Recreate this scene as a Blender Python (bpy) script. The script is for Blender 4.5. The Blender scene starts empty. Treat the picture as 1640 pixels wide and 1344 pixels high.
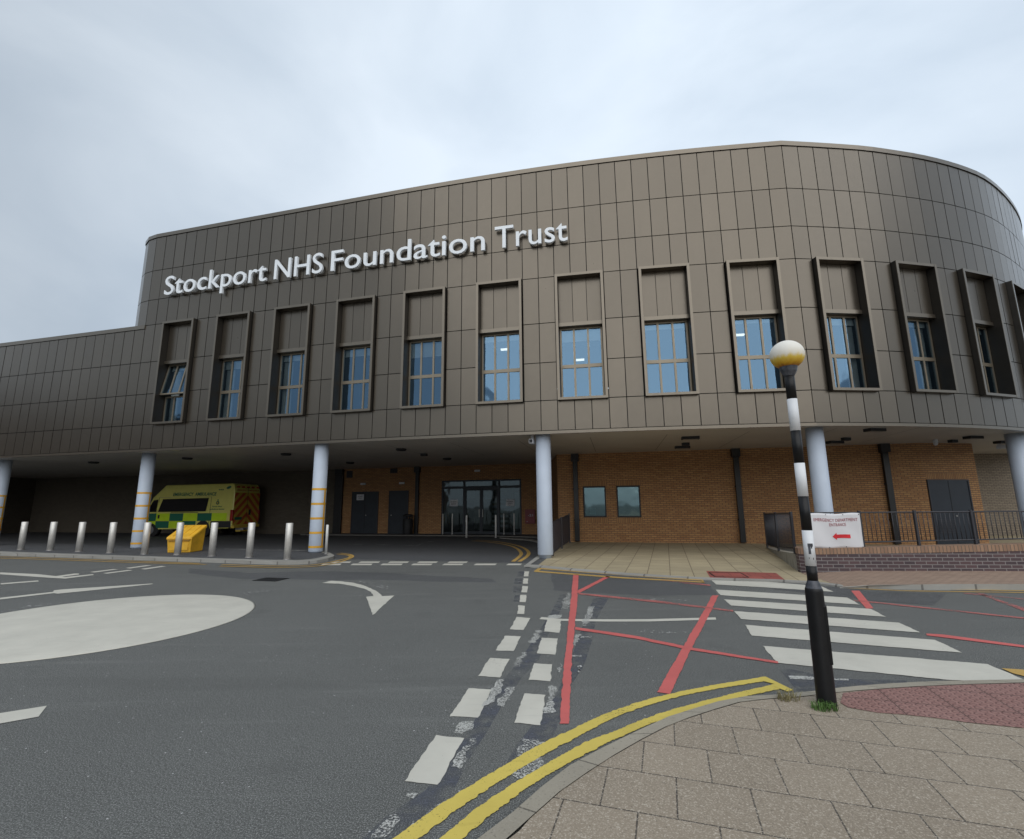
import bpy, bmesh, math, random
from mathutils import Vector, Matrix
random.seed(7)
R = math.radians
SC = bpy.context.scene
COL = SC.collection

# ------------------------------------------------------------------ camera
F_PX, PIT, ROL, EYE = 764.226, 0.1760549, -0.0094551, 1.6
cam = bpy.data.cameras.new('camera')
cam.sensor_width = 36.0
cam.lens = 36.0 * F_PX / 1640.0
cam.clip_start = 0.05
cam.clip_end = 3000
co = bpy.data.objects.new('camera', cam)
COL.objects.link(co)
_X = Vector((1, 0, 0)); _U = Vector((0, -math.sin(PIT), math.cos(PIT))); _F = Vector((0, math.cos(PIT), math.sin(PIT)))
_r = _X * math.cos(ROL) + _U * math.sin(ROL)
_u = _X * -math.sin(ROL) + _U * math.cos(ROL)
co.matrix_world = Matrix(((_r.x, _u.x, -_F.x, 0), (_r.y, _u.y, -_F.y, 0), (_r.z, _u.z, -_F.z, EYE), (0, 0, 0, 1)))
SC.camera = co

# ------------------------------------------------------------------ sky
SUN_EL, SUN_AZ = 40.0, 170.0          # degrees; azimuth clockwise from +Y
w = bpy.data.worlds.new('World'); SC.world = w; w.use_nodes = True
nt = w.node_tree; nt.nodes.clear()
def N(t, kind, **kw):
    n = t.nodes.new(kind)
    for k, v in kw.items():
        if k.startswith('i_'):
            n.inputs[k[2:].replace('_', ' ')].default_value = v
        else:
            setattr(n, k, v)
    return n
out = N(nt, 'ShaderNodeOutputWorld'); bg = N(nt, 'ShaderNodeBackground'); bg.inputs[1].default_value = 0.1
sky = N(nt, 'ShaderNodeTexSky', sky_type='NISHITA', sun_disc=False, sun_elevation=R(SUN_EL), sun_rotation=R(SUN_AZ))
tc = N(nt, 'ShaderNodeTexCoord')
mp = N(nt, 'ShaderNodeMapping'); mp.inputs['Scale'].default_value = (1.0, 1.3, 2.2); mp.inputs['Rotation'].default_value = (0.3, 0.2, 0.5)
nz = N(nt, 'ShaderNodeTexNoise'); nz.inputs['Scale'].default_value = 2.1; nz.inputs['Detail'].default_value = 6; nz.inputs['Roughness'].default_value = 0.5
nz.inputs['Distortion'].default_value = 0.4
rp = N(nt, 'ShaderNodeValToRGB')
e = rp.color_ramp.elements
e[0].position = 0.32; e[0].color = (5.0/8, 5.8/8, 6.7/8, 1)
e[1].position = 0.66; e[1].color = (6.45/8, 7.2/8, 8.0/8, 1)
mul = N(nt, 'ShaderNodeVectorMath', operation='SCALE'); mul.inputs['Scale'].default_value = 7.4
mixs = N(nt, 'ShaderNodeMix', data_type='RGBA'); mixs.inputs[0].default_value = 0.93
L = nt.links.new
L(tc.outputs['Generated'], mp.inputs[0]); L(mp.outputs[0], nz.inputs['Vector']); L(nz.outputs['Fac'], rp.inputs[0])
dt = N(nt, 'ShaderNodeVectorMath', operation='DOT_PRODUCT'); dt.inputs[1].default_value = (0.30, 0.76, 0.58); L(tc.outputs['Generated'], dt.inputs[0])
mr = N(nt, 'ShaderNodeMapRange'); mr.inputs['From Min'].default_value = 0.45; mr.inputs['From Max'].default_value = 0.97; mr.inputs['To Min'].default_value = 0.70; mr.inputs['To Max'].default_value = 1.12
L(dt.outputs['Value'], mr.inputs[0])
m2 = N(nt, 'ShaderNodeVectorMath', operation='SCALE'); L(rp.outputs[0], m2.inputs[0]); L(mr.outputs[0], m2.inputs['Scale'])
L(m2.outputs[0], mul.inputs[0]); L(sky.outputs[0], mixs.inputs[6]); L(mul.outputs[0], mixs.inputs[7])
L(mixs.outputs[2], bg.inputs[0]); L(bg.outputs[0], out.inputs[0])

sun = bpy.data.lights.new('sun', 'SUN'); sun.energy = 1.35; sun.angle = R(85); sun.color = (1.0, 0.97, 0.92)
so = bpy.data.objects.new('sun', sun); COL.objects.link(so)
a, el = R(SUN_AZ), R(SUN_EL)
sd = Vector((math.sin(a) * math.cos(el), math.cos(a) * math.cos(el), math.sin(el)))
so.rotation_euler = (-sd).to_track_quat('-Z', 'Y').to_euler()
so.location = sd * 40

SC.view_settings.view_transform = 'Standard'
SC.view_settings.look = 'None'
SC.view_settings.exposure = 0.45
SC.view_settings.gamma = 1.0

# ------------------------------------------------------------------ materials
def new_mat(name):
    m = bpy.data.materials.new(name); m.use_nodes = True
    t = m.node_tree; t.nodes.clear()
    o = N(t, 'ShaderNodeOutputMaterial'); b = N(t, 'ShaderNodeBsdfPrincipled')
    t.links.new(b.outputs[0], o.inputs[0])
    return m, t, b, o
def ramp(t, a, b, p0=0.3, p1=0.7):
    r = N(t, 'ShaderNodeValToRGB'); e = r.color_ramp.elements
    e[0].position = p0; e[0].color = (*a, 1); e[1].position = p1; e[1].color = (*b, 1)
    return r
def mat(name, c, rough=0.6, metal=0.0, var=0.12, scale=3.0, detail=6, bump=0.0, bscale=60, spec=0.5, coat=0.0, dist=0.01):
    """plain paint or metal with slight tone variation and bump"""
    m, t, b, o = new_mat(name)
    g = N(t, 'ShaderNodeNewGeometry')
    n = N(t, 'ShaderNodeTexNoise'); n.inputs['Scale'].default_value = scale; n.inputs['Detail'].default_value = detail
    t.links.new(g.outputs['Position'], n.inputs['Vector'])
    r = ramp(t, tuple(x * (1 - var) for x in c), tuple(min(1, x * (1 + var)) for x in c))
    t.links.new(n.outputs['Fac'], r.inputs[0]); t.links.new(r.outputs[0], b.inputs['Base Color'])
    b.inputs['Roughness'].default_value = rough; b.inputs['Metallic'].default_value = metal
    b.inputs['Specular IOR Level'].default_value = spec
    b.inputs['Coat Weight'].default_value = coat
    if bump:
        n2 = N(t, 'ShaderNodeTexNoise'); n2.inputs['Scale'].default_value = bscale; n2.inputs['Detail'].default_value = 4
        t.links.new(g.outputs['Position'], n2.inputs['Vector'])
        bp = N(t, 'ShaderNodeBump'); bp.inputs['Strength'].default_value = bump; bp.inputs['Distance'].default_value = dist
        t.links.new(n2.outputs['Fac'], bp.inputs['Height']); t.links.new(bp.outputs[0], b.inputs['Normal'])
    return m

def mixc(t, fac, a, b, mode='MIX'):
    n = N(t, 'ShaderNodeMix', data_type='RGBA', blend_type=mode)
    for s, v in ((0, fac), (6, a), (7, b)):
        if isinstance(v, (int, float)): n.inputs[s].default_value = v
        elif isinstance(v, tuple): n.inputs[s].default_value = (*v, 1)
        else: t.links.new(v, n.inputs[s])
    return n.outputs[2]
def noise(t, scale, detail=4, rough=0.5, vec=None, stretch=None, rot=0):
    n = N(t, 'ShaderNodeTexNoise'); n.inputs['Scale'].default_value = scale; n.inputs['Detail'].default_value = detail
    n.inputs['Roughness'].default_value = rough
    if vec is None:
        g = N(t, 'ShaderNodeNewGeometry'); vec = g.outputs['Position']
    if stretch:
        mp = N(t, 'ShaderNodeMapping'); mp.inputs['Scale'].default_value = stretch; mp.inputs['Rotation'].default_value = (0, 0, rot)
        t.links.new(vec, mp.inputs[0]); vec = mp.outputs[0]
    t.links.new(vec, n.inputs['Vector'])
    return n.outputs['Fac']
def thr(t, v, lo, hi):
    m = N(t, 'ShaderNodeMapRange'); m.inputs['From Min'].default_value = lo; m.inputs['From Max'].default_value = hi
    t.links.new(v, m.inputs[0]); return m.outputs[0]
def mth(t, op, a, b=0.0):
    m = N(t, 'ShaderNodeMath', operation=op)
    for i, v in enumerate((a, b)):
        if isinstance(v, (int, float)): m.inputs[i].default_value = v
        else: t.links.new(v, m.inputs[i])
    return m.outputs[0]

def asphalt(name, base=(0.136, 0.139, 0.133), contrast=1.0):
    m, t, b, o = new_mat(name)
    big = noise(t, 0.35, 5, 0.6)
    c = mixc(t, thr(t, big, 0.3, 0.7), tuple(x * 0.76 for x in base), tuple(x * 1.2 for x in base))
    fine = noise(t, 70, 6, 0.75)
    c = mixc(t, thr(t, fine, 0.38, 0.60), tuple(x * 0.45 for x in base), c, 'MIX')
    f3 = noise(t, 26, 4, 0.7); c = mixc(t, mth(t, 'MULTIPLY', thr(t, f3, 0.42, 0.62), 0.5), c, tuple(x * 0.5 for x in base))
    f2 = noise(t, 130, 2, 0.6)
    c = mixc(t, thr(t, f2, 0.50, 0.68), c, tuple(x * 2.2 for x in base))
    g = N(t, 'ShaderNodeNewGeometry')
    v = N(t, 'ShaderNodeTexVoronoi'); v.inputs['Scale'].default_value = 22
    t.links.new(g.outputs['Position'], v.inputs['Vector'])
    sep = N(t, 'ShaderNodeSeparateColor'); t.links.new(v.outputs['Color'], sep.inputs[0])
    spk = mth(t, 'MULTIPLY', mth(t, 'LESS_THAN', v.outputs['Distance'], 0.12), mth(t, 'GREATER_THAN', sep.outputs[0], 0.93))
    c = mixc(t, spk, c, (0.5, 0.5, 0.5))
    c = mixc(t, mth(t, 'MULTIPLY', thr(t, noise(t, 1.1, 6, 0.65), 0.58, 0.68), 0.30), c, tuple(x * 0.6 for x in base))
    # scuffed pale streaks and darker tyre tracks
    st = noise(t, 1.0, 5, 0.7, stretch=(0.3, 3.0, 1), rot=0.25)
    c = mixc(t, mth(t, 'MULTIPLY', thr(t, st, 0.56, 0.78), 0.45), c, tuple(x * 1.6 for x in base))
    st2 = noise(t, 1.0, 3, 0.6, stretch=(0.15, 1.2, 1), rot=-0.2)
    c = mixc(t, mth(t, 'MULTIPLY', thr(t, st2, 0.56, 0.72), 0.35), c, tuple(x * 0.55 for x in base))
    t.links.new(c, b.inputs['Base Color'])
    b.inputs['Roughness'].default_value = 0.86; b.inputs['Specular IOR Level'].default_value = 0.35
    bp = N(t, 'ShaderNodeBump'); bp.inputs['Strength'].default_value = 0.6; bp.inputs['Distance'].default_value = 0.006
    t.links.new(fine, bp.inputs['Height']); t.links.new(bp.outputs[0], b.inputs['Normal'])
    return m

def paint(name, c, wear=0.25, grain=60, rough=0.75, dirt=0.15):
    """road paint worn through by noise; the worn places are transparent"""
    m, t, b, o = new_mat(name)
    a = noise(t, 2.0, 6, 0.6); col = mixc(t, thr(t, a, 0.3, 0.7), tuple(x * (1 - dirt) for x in c), c)
    sc = noise(t, 2.0, 4, 0.7, stretch=(1.0, 9.0, 1), rot=0.4)
    col = mixc(t, mth(t, 'MULTIPLY', thr(t, sc, 0.58, 0.70), 0.25), col, tuple(x * 0.55 for x in c))
    t.links.new(col, b.inputs['Base Color']); b.inputs['Roughness'].default_value = rough
    tr = N(t, 'ShaderNodeBsdfTransparent'); mx = N(t, 'ShaderNodeMixShader')
    w1 = noise(t, grain, 5, 0.7); w2 = noise(t, 1.6, 3, 0.6)
    s = mth(t, 'ADD', mth(t, 'MULTIPLY', w1, 0.7), mth(t, 'MULTIPLY', w2, 0.3))
    k = thr(t, s, 0.30 + wear * 0.4, 0.34 + wear * 0.4)
    t.links.new(k, mx.inputs[0]); t.links.new(tr.outputs[0], mx.inputs[1]); t.links.new(b.outputs[0], mx.inputs[2])
    t.links.new(mx.outputs[0], o.inputs[0])
    return m

def brick(name, c1, c2, mortar, bw=0.225, bh=0.075, ms=0.010, uv=True, rot=0, loc=(0, 0, 0), offset=0.5, var=0.5, rough=0.85, speck=None, bumpd=0.006, squash=1.0, stain=0.25):
    m, t, b, o = new_mat(name)
    tcn = N(t, 'ShaderNodeTexCoord')
    src = tcn.outputs['UV'] if uv else N(t, 'ShaderNodeNewGeometry').outputs['Position']
    mp = N(t, 'ShaderNodeMapping'); mp.inputs['Rotation'].default_value = (0, 0, rot); mp.inputs['Location'].default_value = loc
    t.links.new(src, mp.inputs[0])
    br = N(t, 'ShaderNodeTexBrick'); br.offset = offset; br.squash = squash
    br.inputs['Color1'].default_value = (*c1, 1); br.inputs['Color2'].default_value = (*c2, 1); br.inputs['Mortar'].default_value = (*mortar, 1)
    br.inputs['Scale'].default_value = 1; br.inputs['Mortar Size'].default_value = ms; br.inputs['Brick Width'].default_value = bw; br.inputs['Row Height'].default_value = bh
    br.inputs['Mortar Smooth'].default_value = 0.15
    br.inputs['Bias'].default_value = 0.0
    t.links.new(mp.outputs[0], br.inputs['Vector'])
    c = br.outputs['Color']
    c = mixc(t, mth(t, 'MULTIPLY', thr(t, noise(t, 0.9, 5, 0.65), 0.35, 0.75), stain), c, tuple(x * 0.55 for x in c1))
    if speck:
        c = mixc(t, thr(t, noise(t, speck[0], 5, 0.75), speck[1], speck[1] + 0.14), c, speck[2])
        c = mixc(t, thr(t, noise(t, speck[0] * 0.7, 4, 0.7), 0.58, 0.70), c, tuple(x * 0.5 for x in c1))
    t.links.new(c, b.inputs['Base Color']); b.inputs['Roughness'].default_value = rough
    bp = N(t, 'ShaderNodeBump'); bp.inputs['Strength'].default_value = 0.7; bp.inputs['Distance'].default_value = bumpd; bp.invert = True
    t.links.new(br.outputs['Fac'], bp.inputs['Height']); t.links.new(bp.outputs[0], b.inputs['Normal'])
    return m

def panel_mat(name, c, rough=0.42):
    """bronze anodised sheet; every panel has its own slight tone from the face attribute 'tone'"""
    m, t, b, o = new_mat(name)
    at = N(t, 'ShaderNodeAttribute', attribute_name='tone')
    k = mixc(t, at.outputs['Fac'], tuple(x * 0.93 for x in c), tuple(x * 1.06 for x in c))
    k = mixc(t, mth(t, 'MULTIPLY', thr(t, noise(t, 2.2, 5, 0.6, stretch=(1, 1, 0.35)), 0.35, 0.75), 0.15), k, tuple(x * 0.7 for x in c))
    t.links.new(k, b.inputs['Base Color']); b.inputs['Metallic'].default_value = 0.8; b.inputs['Coat Weight'].default_value = 0.6; b.inputs['Coat Roughness'].default_value = 0.28
    rr = N(t, 'ShaderNodeMapRange'); rr.inputs['To Min'].default_value = rough - 0.06; rr.inputs['To Max'].default_value = rough + 0.07
    t.links.new(noise(t, 5, 5, 0.6), rr.inputs[0]); t.links.new(rr.outputs[0], b.inputs['Roughness'])
    return m

M = {}
M['asphalt'] = asphalt('asphalt')
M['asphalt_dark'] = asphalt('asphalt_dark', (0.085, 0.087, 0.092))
M['asphalt_new'] = asphalt('asphalt_new', (0.098, 0.100, 0.102))
def scar():
    m, t, b, o = new_mat('blue_grey_removal_scar')
    c = mixc(t, thr(t, noise(t, 60, 5, 0.7), 0.35, 0.65), (0.070, 0.076, 0.098), (0.125, 0.135, 0.165)); t.links.new(c, b.inputs['Base Color']); b.inputs['Roughness'].default_value = 0.9
    tr = N(t, 'ShaderNodeBsdfTransparent'); mx = N(t, 'ShaderNodeMixShader')
    k = mth(t, 'MULTIPLY', thr(t, noise(t, 5.5, 6, 0.65), 0.36, 0.60), 0.72)
    k = mth(t, 'MULTIPLY', k, thr(t, noise(t, 1.7, 3, 0.6), 0.25, 0.55))
    t.links.new(k, mx.inputs[0]); t.links.new(tr.outputs[0], mx.inputs[1]); t.links.new(b.outputs[0], mx.inputs[2]); t.links.new(mx.outputs[0], o.inputs[0])
    return m
M['removed'] = scar()
M['white'] = paint('white_road_paint', (0.60, 0.58, 0.51), 0.10, 90)
M['white_worn'] = paint('worn_white_road_paint', (0.52, 0.52, 0.49), 0.43, 95)
M['white_faint'] = paint('faint_white_road_paint', (0.34, 0.34, 0.33), 0.55, 16)
M['red'] = paint('red_road_paint', (0.60, 0.135, 0.125), 0.12, 90)
M['red_worn'] = paint('worn_red_road_paint', (0.52, 0.16, 0.145), 0.42, 60)
M['yellow'] = paint('yellow_road_paint', (0.66, 0.52, 0.11), 0.15, 80)
M['yellow_far'] = paint('orange_yellow_road_paint', (0.52, 0.33, 0.09), 0.20, 60)
M['panel'] = panel_mat('bronze_cladding', (0.120, 0.101, 0.077), 0.30)
M['trim'] = panel_mat('bronze_trim', (0.165, 0.140, 0.108), 0.32)
M['dark'] = mat('dark_backing', (0.012, 0.011, 0.010), 0.8)
M['wframe'] = mat('bronze_window_frame', (0.24, 0.205, 0.155), 0.4, 0.6, 0.05)
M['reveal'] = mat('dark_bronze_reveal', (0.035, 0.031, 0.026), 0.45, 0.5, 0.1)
M['room'] = mat('room_interior', (0.10, 0.11, 0.11), 0.9)
M['blind'] = mat('pale_roller_blind', (0.85, 0.90, 0.88), 0.8)
M['soffit'] = mat('grey_soffit_board', (0.50, 0.46, 0.41), 0.5, 0.0, 0.06, 1.0)
M['letter'] = mat('grey_white_letter', (0.80, 0.84, 0.88), 0.45, 0, 0.04)
M['column'] = mat('pale_blue_grey_paint', (0.46, 0.52, 0.61), 0.5, 0, 0.05, 2, bump=0.1, bscale=8)
M['tape'] = mat('orange_yellow_tape', (0.68, 0.36, 0.03), 0.55, 0, 0.1)
M['brick'] = brick('buff_brick', (0.52, 0.285, 0.120), (0.38, 0.185, 0.080), (0.150, 0.100, 0.065))
M['brick_soldier'] = brick('buff_soldier_brick', (0.46, 0.25, 0.105), (0.33, 0.16, 0.07), (0.15, 0.10, 0.065), bw=0.075, bh=0.225, offset=0.0)
M['brick_blue'] = brick('blue_engineering_brick', (0.060, 0.042, 0.050), (0.105, 0.062, 0.066), (0.24, 0.22, 0.215), ms=0.009, rough=0.6)
M['brick_far'] = brick('pale_grey_brick', (0.34, 0.28, 0.21), (0.27, 0.22, 0.165), (0.12, 0.10, 0.08))
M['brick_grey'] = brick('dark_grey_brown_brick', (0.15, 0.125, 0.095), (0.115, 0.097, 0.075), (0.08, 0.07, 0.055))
M['brick_cap'] = brick('pinkish_capping_brick', (0.36, 0.225, 0.145), (0.27, 0.165, 0.11), (0.16, 0.12, 0.09), bw=0.075, bh=0.225, offset=0.0)
M['slab'] = brick('grey_brown_slab', (0.305, 0.252, 0.190), (0.250, 0.206, 0.155), (0.050, 0.042, 0.035), 0.388, 0.388, 0.0045, uv=False, rot=R(17.5), loc=(0.428, -3.22 + 0.388 * 10, 0), speck=(95, 0.51, (0.52, 0.46, 0.38)), bumpd=0.004, stain=0.3)
M['slab_far'] = brick('tan_slab', (0.47, 0.395, 0.255), (0.40, 0.335, 0.22), (0.17, 0.13, 0.085), 0.60, 0.50, 0.010, uv=False, rot=R(17.5 + 90), speck=(60, 0.60, (0.40, 0.33, 0.22)), stain=0.5)
M['block'] = brick('pinkish_block_paving', (0.36, 0.255, 0.19), (0.30, 0.21, 0.155), (0.13, 0.09, 0.07), 0.2, 0.1, 0.006, uv=False, rot=R(6))
M['kerb'] = brick('concrete_kerb', (0.36, 0.325, 0.26), (0.31, 0.28, 0.225), (0.09, 0.08, 0.065), 0.60, 5.0, 0.006, uv=True, speck=(80, 0.55, (0.36, 0.33, 0.28)), stain=0.5)
M['kerb_far'] = brick('pale_concrete_kerb', (0.38, 0.37, 0.34), (0.30, 0.29, 0.265), (0.14, 0.13, 0.12), 0.915, 5.0, 0.02, uv=True, stain=0.6)
M['concrete'] = mat('concrete', (0.34, 0.32, 0.27), 0.85, 0, 0.2, 4, bump=0.4)
M['red_slab'] = brick('red_tactile_slab', (0.36, 0.095, 0.075), (0.30, 0.08, 0.065), (0.14, 0.05, 0.04), 0.4, 0.4, 0.01, uv=False, rot=R(12), stain=0.5)
M['steel'] = mat('brushed_stainless', (0.70, 0.68, 0.64), 0.46, 0.45, 0.08, 12)
M['steel_dull'] = mat('dull_steel', (0.32, 0.31, 0.30), 0.45, 0.7)
M['black'] = mat('black_gloss_paint', (0.008, 0.008, 0.009), 0.38, 0, 0.2, 8, bump=0.15, bscale=20, spec=0.3)
M['black_matt'] = mat('black_plastic', (0.018, 0.018, 0.02), 0.6)
M['pole_white'] = mat('white_pole_paint', (0.70, 0.72, 0.75), 0.5, 0, 0.06, 6)
M['rail'] = mat('dark_grey_railing_paint', (0.035, 0.035, 0.042), 0.45)
M['panel_dark'] = mat('dark_blue_grey_sheet', (0.035, 0.038, 0.055), 0.5)
M['door'] = mat('dark_blue_grey_door', (0.022, 0.028, 0.038), 0.45)
M['pipe'] = mat('black_downpipe', (0.014, 0.014, 0.015), 0.4)
M['banner'] = mat('white_vinyl_banner', (0.66, 0.66, 0.68), 0.45, 0, 0.03, 1.5, bump=0.15, bscale=2.5, dist=0.03)
M['print_red'] = mat('red_print', (0.60, 0.02, 0.03), 0.5)
M['print_dkred'] = mat('dark_red_print', (0.30, 0.03, 0.05), 0.5)
M['print_black'] = mat('black_print', (0.02, 0.02, 0.03), 0.5)
M['paper'] = mat('white_paper', (0.62, 0.63, 0.66), 0.7)
M['fire'] = mat('dark_red_box', (0.20, 0.015, 0.02), 0.45)
M['grit'] = mat('yellow_plastic', (0.75, 0.42, 0.03), 0.5, 0, 0.15, 4)
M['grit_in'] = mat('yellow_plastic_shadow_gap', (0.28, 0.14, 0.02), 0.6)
M['amb_y'] = mat('pale_yellow_body_paint', (0.72, 0.68, 0.17), 0.35, 0, 0.04, coat=0.3)
M['amb_ly'] = mat('fluorescent_yellow_green', (0.58, 0.80, 0.02), 0.45, 0, 0.05)
M['amb_g'] = mat('dark_green_livery', (0.010, 0.14, 0.085), 0.4, 0, 0.05)
M['amb_r'] = mat('red_chevron', (0.52, 0.10, 0.03), 0.45, 0, 0.05)
M['amb_ry'] = mat('yellow_chevron', (0.60, 0.42, 0.06), 0.45, 0, 0.05)
M['tyre'] = mat('tyre_rubber', (0.018, 0.018, 0.018), 0.85)
M['rim'] = mat('grey_wheel_rim', (0.30, 0.31, 0.33), 0.4, 0.6)
M['lamp_red'] = mat('red_lens', (0.30, 0.012, 0.01), 0.2)
M['lamp_white'] = mat('white_lens', (0.7, 0.7, 0.72), 0.3)
M['blue_lens'] = mat('blue_lens', (0.02, 0.06, 0.35), 0.15)
M['dry_grass'] = mat('dry_grass', (0.22, 0.19, 0.09), 0.8, 0, 0.3, 30)
M['grass'] = mat('green_grass', (0.075, 0.15, 0.03), 0.7, 0, 0.3, 30)
M['iron'] = mat('cast_iron', (0.02, 0.02, 0.022), 0.6, 0.3, bump=0.5, bscale=40)

def glass(name, tint, refl, rough=0.03, trans=0.45):
    m, t, b, o = new_mat(name); t.nodes.remove(b)
    gl = N(t, 'ShaderNodeBsdfGlossy'); gl.inputs['Color'].default_value = (*refl, 1); gl.inputs['Roughness'].default_value = rough
    tr = N(t, 'ShaderNodeBsdfTransparent'); tr.inputs['Color'].default_value = (*tint, 1)
    fr = N(t, 'ShaderNodeFresnel'); fr.inputs['IOR'].default_value = 1.9
    mx = N(t, 'ShaderNodeMixShader')
    k = mth(t, 'ADD', fr.outputs[0], 1 - trans - 0.1)
    k = mth(t, 'MINIMUM', k, 0.95)
    t.links.new(k, mx.inputs[0]); t.links.new(tr.outputs[0], mx.inputs[1]); t.links.new(gl.outputs[0], mx.inputs[2])
    n = noise(t, 0.9, 2, 0.5); bp = N(t, 'ShaderNodeBump'); bp.inputs['Strength'].default_value = 0.25; bp.inputs['Distance'].default_value = 0.05
    t.links.new(n, bp.inputs['Height']); t.links.new(bp.outputs[0], gl.inputs['Normal'])
    t.links.new(mx.outputs[0], o.inputs[0])
    return m
M['glass'] = glass('blue_tinted_glass', (0.80, 0.88, 0.90), (0.17, 0.29, 0.42), 0.04, 0.5)
M['glass_dark'] = glass('dark_glass', (0.35, 0.42, 0.42), (0.42, 0.50, 0.52), 0.04, 0.85)
M['glass_teal'] = glass('teal_glass', (0.20, 0.34, 0.36), (0.36, 0.52, 0.54), 0.06, 0.6)

def emis(name, c, st):
    m, t, b, o = new_mat(name); b.inputs['Base Color'].default_value = (*c, 1); b.inputs['Emission Color'].default_value = (*c, 1); b.inputs['Emission Strength'].default_value = st; return m
M['tube'] = emis('lit_tube', (1, 0.98, 0.9), 1.3)
def facet_tactile():
    m, t, b, o = new_mat('pink_blister_paving')
    g = N(t, 'ShaderNodeNewGeometry'); mp = N(t, 'ShaderNodeMapping'); mp.inputs['Rotation'].default_value = (0, 0, R(17.5))
    t.links.new(g.outputs['Position'], mp.inputs[0])
    sx = N(t, 'ShaderNodeSeparateXYZ'); t.links.new(mp.outputs[0], sx.inputs[0])
    def fr(v, s):
        f = mth(t, 'FRACT', mth(t, 'MULTIPLY', v, 1 / s)); return mth(t, 'ABSOLUTE', mth(t, 'SUBTRACT', f, 0.5))
    du, dv = fr(sx.outputs[0], 0.067), fr(sx.outputs[1], 0.067)
    d = mth(t, 'SQRT', mth(t, 'ADD', mth(t, 'MULTIPLY', du, du), mth(t, 'MULTIPLY', dv, dv)))
    stud = thr(t, d, 0.36, 0.26)
    ju = mth(t, 'GREATER_THAN', fr(sx.outputs[0], 0.402), 0.489); jv = mth(t, 'GREATER_THAN', fr(sx.outputs[1], 0.402), 0.489)
    j = mth(t, 'MAXIMUM', ju, jv)
    c = mixc(t, thr(t, noise(t, 1.8, 6, 0.7), 0.3, 0.7), (0.23, 0.11, 0.095), (0.30, 0.165, 0.145))
    c = mixc(t, thr(t, noise(t, 90, 4, 0.7), 0.45, 0.65), c, (0.33, 0.20, 0.175))
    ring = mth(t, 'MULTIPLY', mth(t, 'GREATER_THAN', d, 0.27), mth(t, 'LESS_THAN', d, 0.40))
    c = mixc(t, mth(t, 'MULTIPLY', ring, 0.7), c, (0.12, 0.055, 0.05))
    c = mixc(t, j, c, (0.07, 0.04, 0.035))
    t.links.new(c, b.inputs['Base Color']); b.inputs['Roughness'].default_value = 0.85
    bp = N(t, 'ShaderNodeBump'); bp.inputs['Strength'].default_value = 1.0; bp.inputs['Distance'].default_value = 0.006
    t.links.new(stud, bp.inputs['Height']); t.links.new(bp.outputs[0], b.inputs['Normal'])
    return m
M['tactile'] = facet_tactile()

def globe_mat():
    m, t, b, o = new_mat('white_globe_yellowed_below')
    tcn = N(t, 'ShaderNodeTexCoord'); sx = N(t, 'ShaderNodeSeparateXYZ'); t.links.new(tcn.outputs['Object'], sx.inputs[0])
    z = mth(t, 'ADD', sx.outputs[2], mth(t, 'MULTIPLY', mth(t, 'SUBTRACT', noise(t, 28, 4, 0.7, stretch=(1, 1, 0.3)), 0.5), 0.06))
    r = N(t, 'ShaderNodeValToRGB'); e = r.color_ramp.elements
    e[0].position = 0.0; e[0].color = (0.30, 0.10, 0.01, 1); e[1].position = 1.0; e[1].color = (0.76, 0.74, 0.68, 1)
    x = e.new(0.18); x.color = (0.62, 0.34, 0.01, 1); x = e.new(0.46); x.color = (0.72, 0.52, 0.08, 1); x = e.new(0.66); x.color = (0.74, 0.70, 0.60, 1)
    t.links.new(thr(t, z, -0.115, 0.035), r.inputs[0]); t.links.new(r.outputs[0], b.inputs['Base Color'])
    b.inputs['Roughness'].default_value = 0.6
    bp = N(t, 'ShaderNodeBump'); bp.inputs['Strength'].default_value = 0.4; bp.inputs['Distance'].default_value = 0.004
    t.links.new(noise(t, 90, 3, 0.6), bp.inputs['Height']); t.links.new(bp.outputs[0], b.inputs['Normal'])
    return m
M['globe'] = globe_mat()

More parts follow.
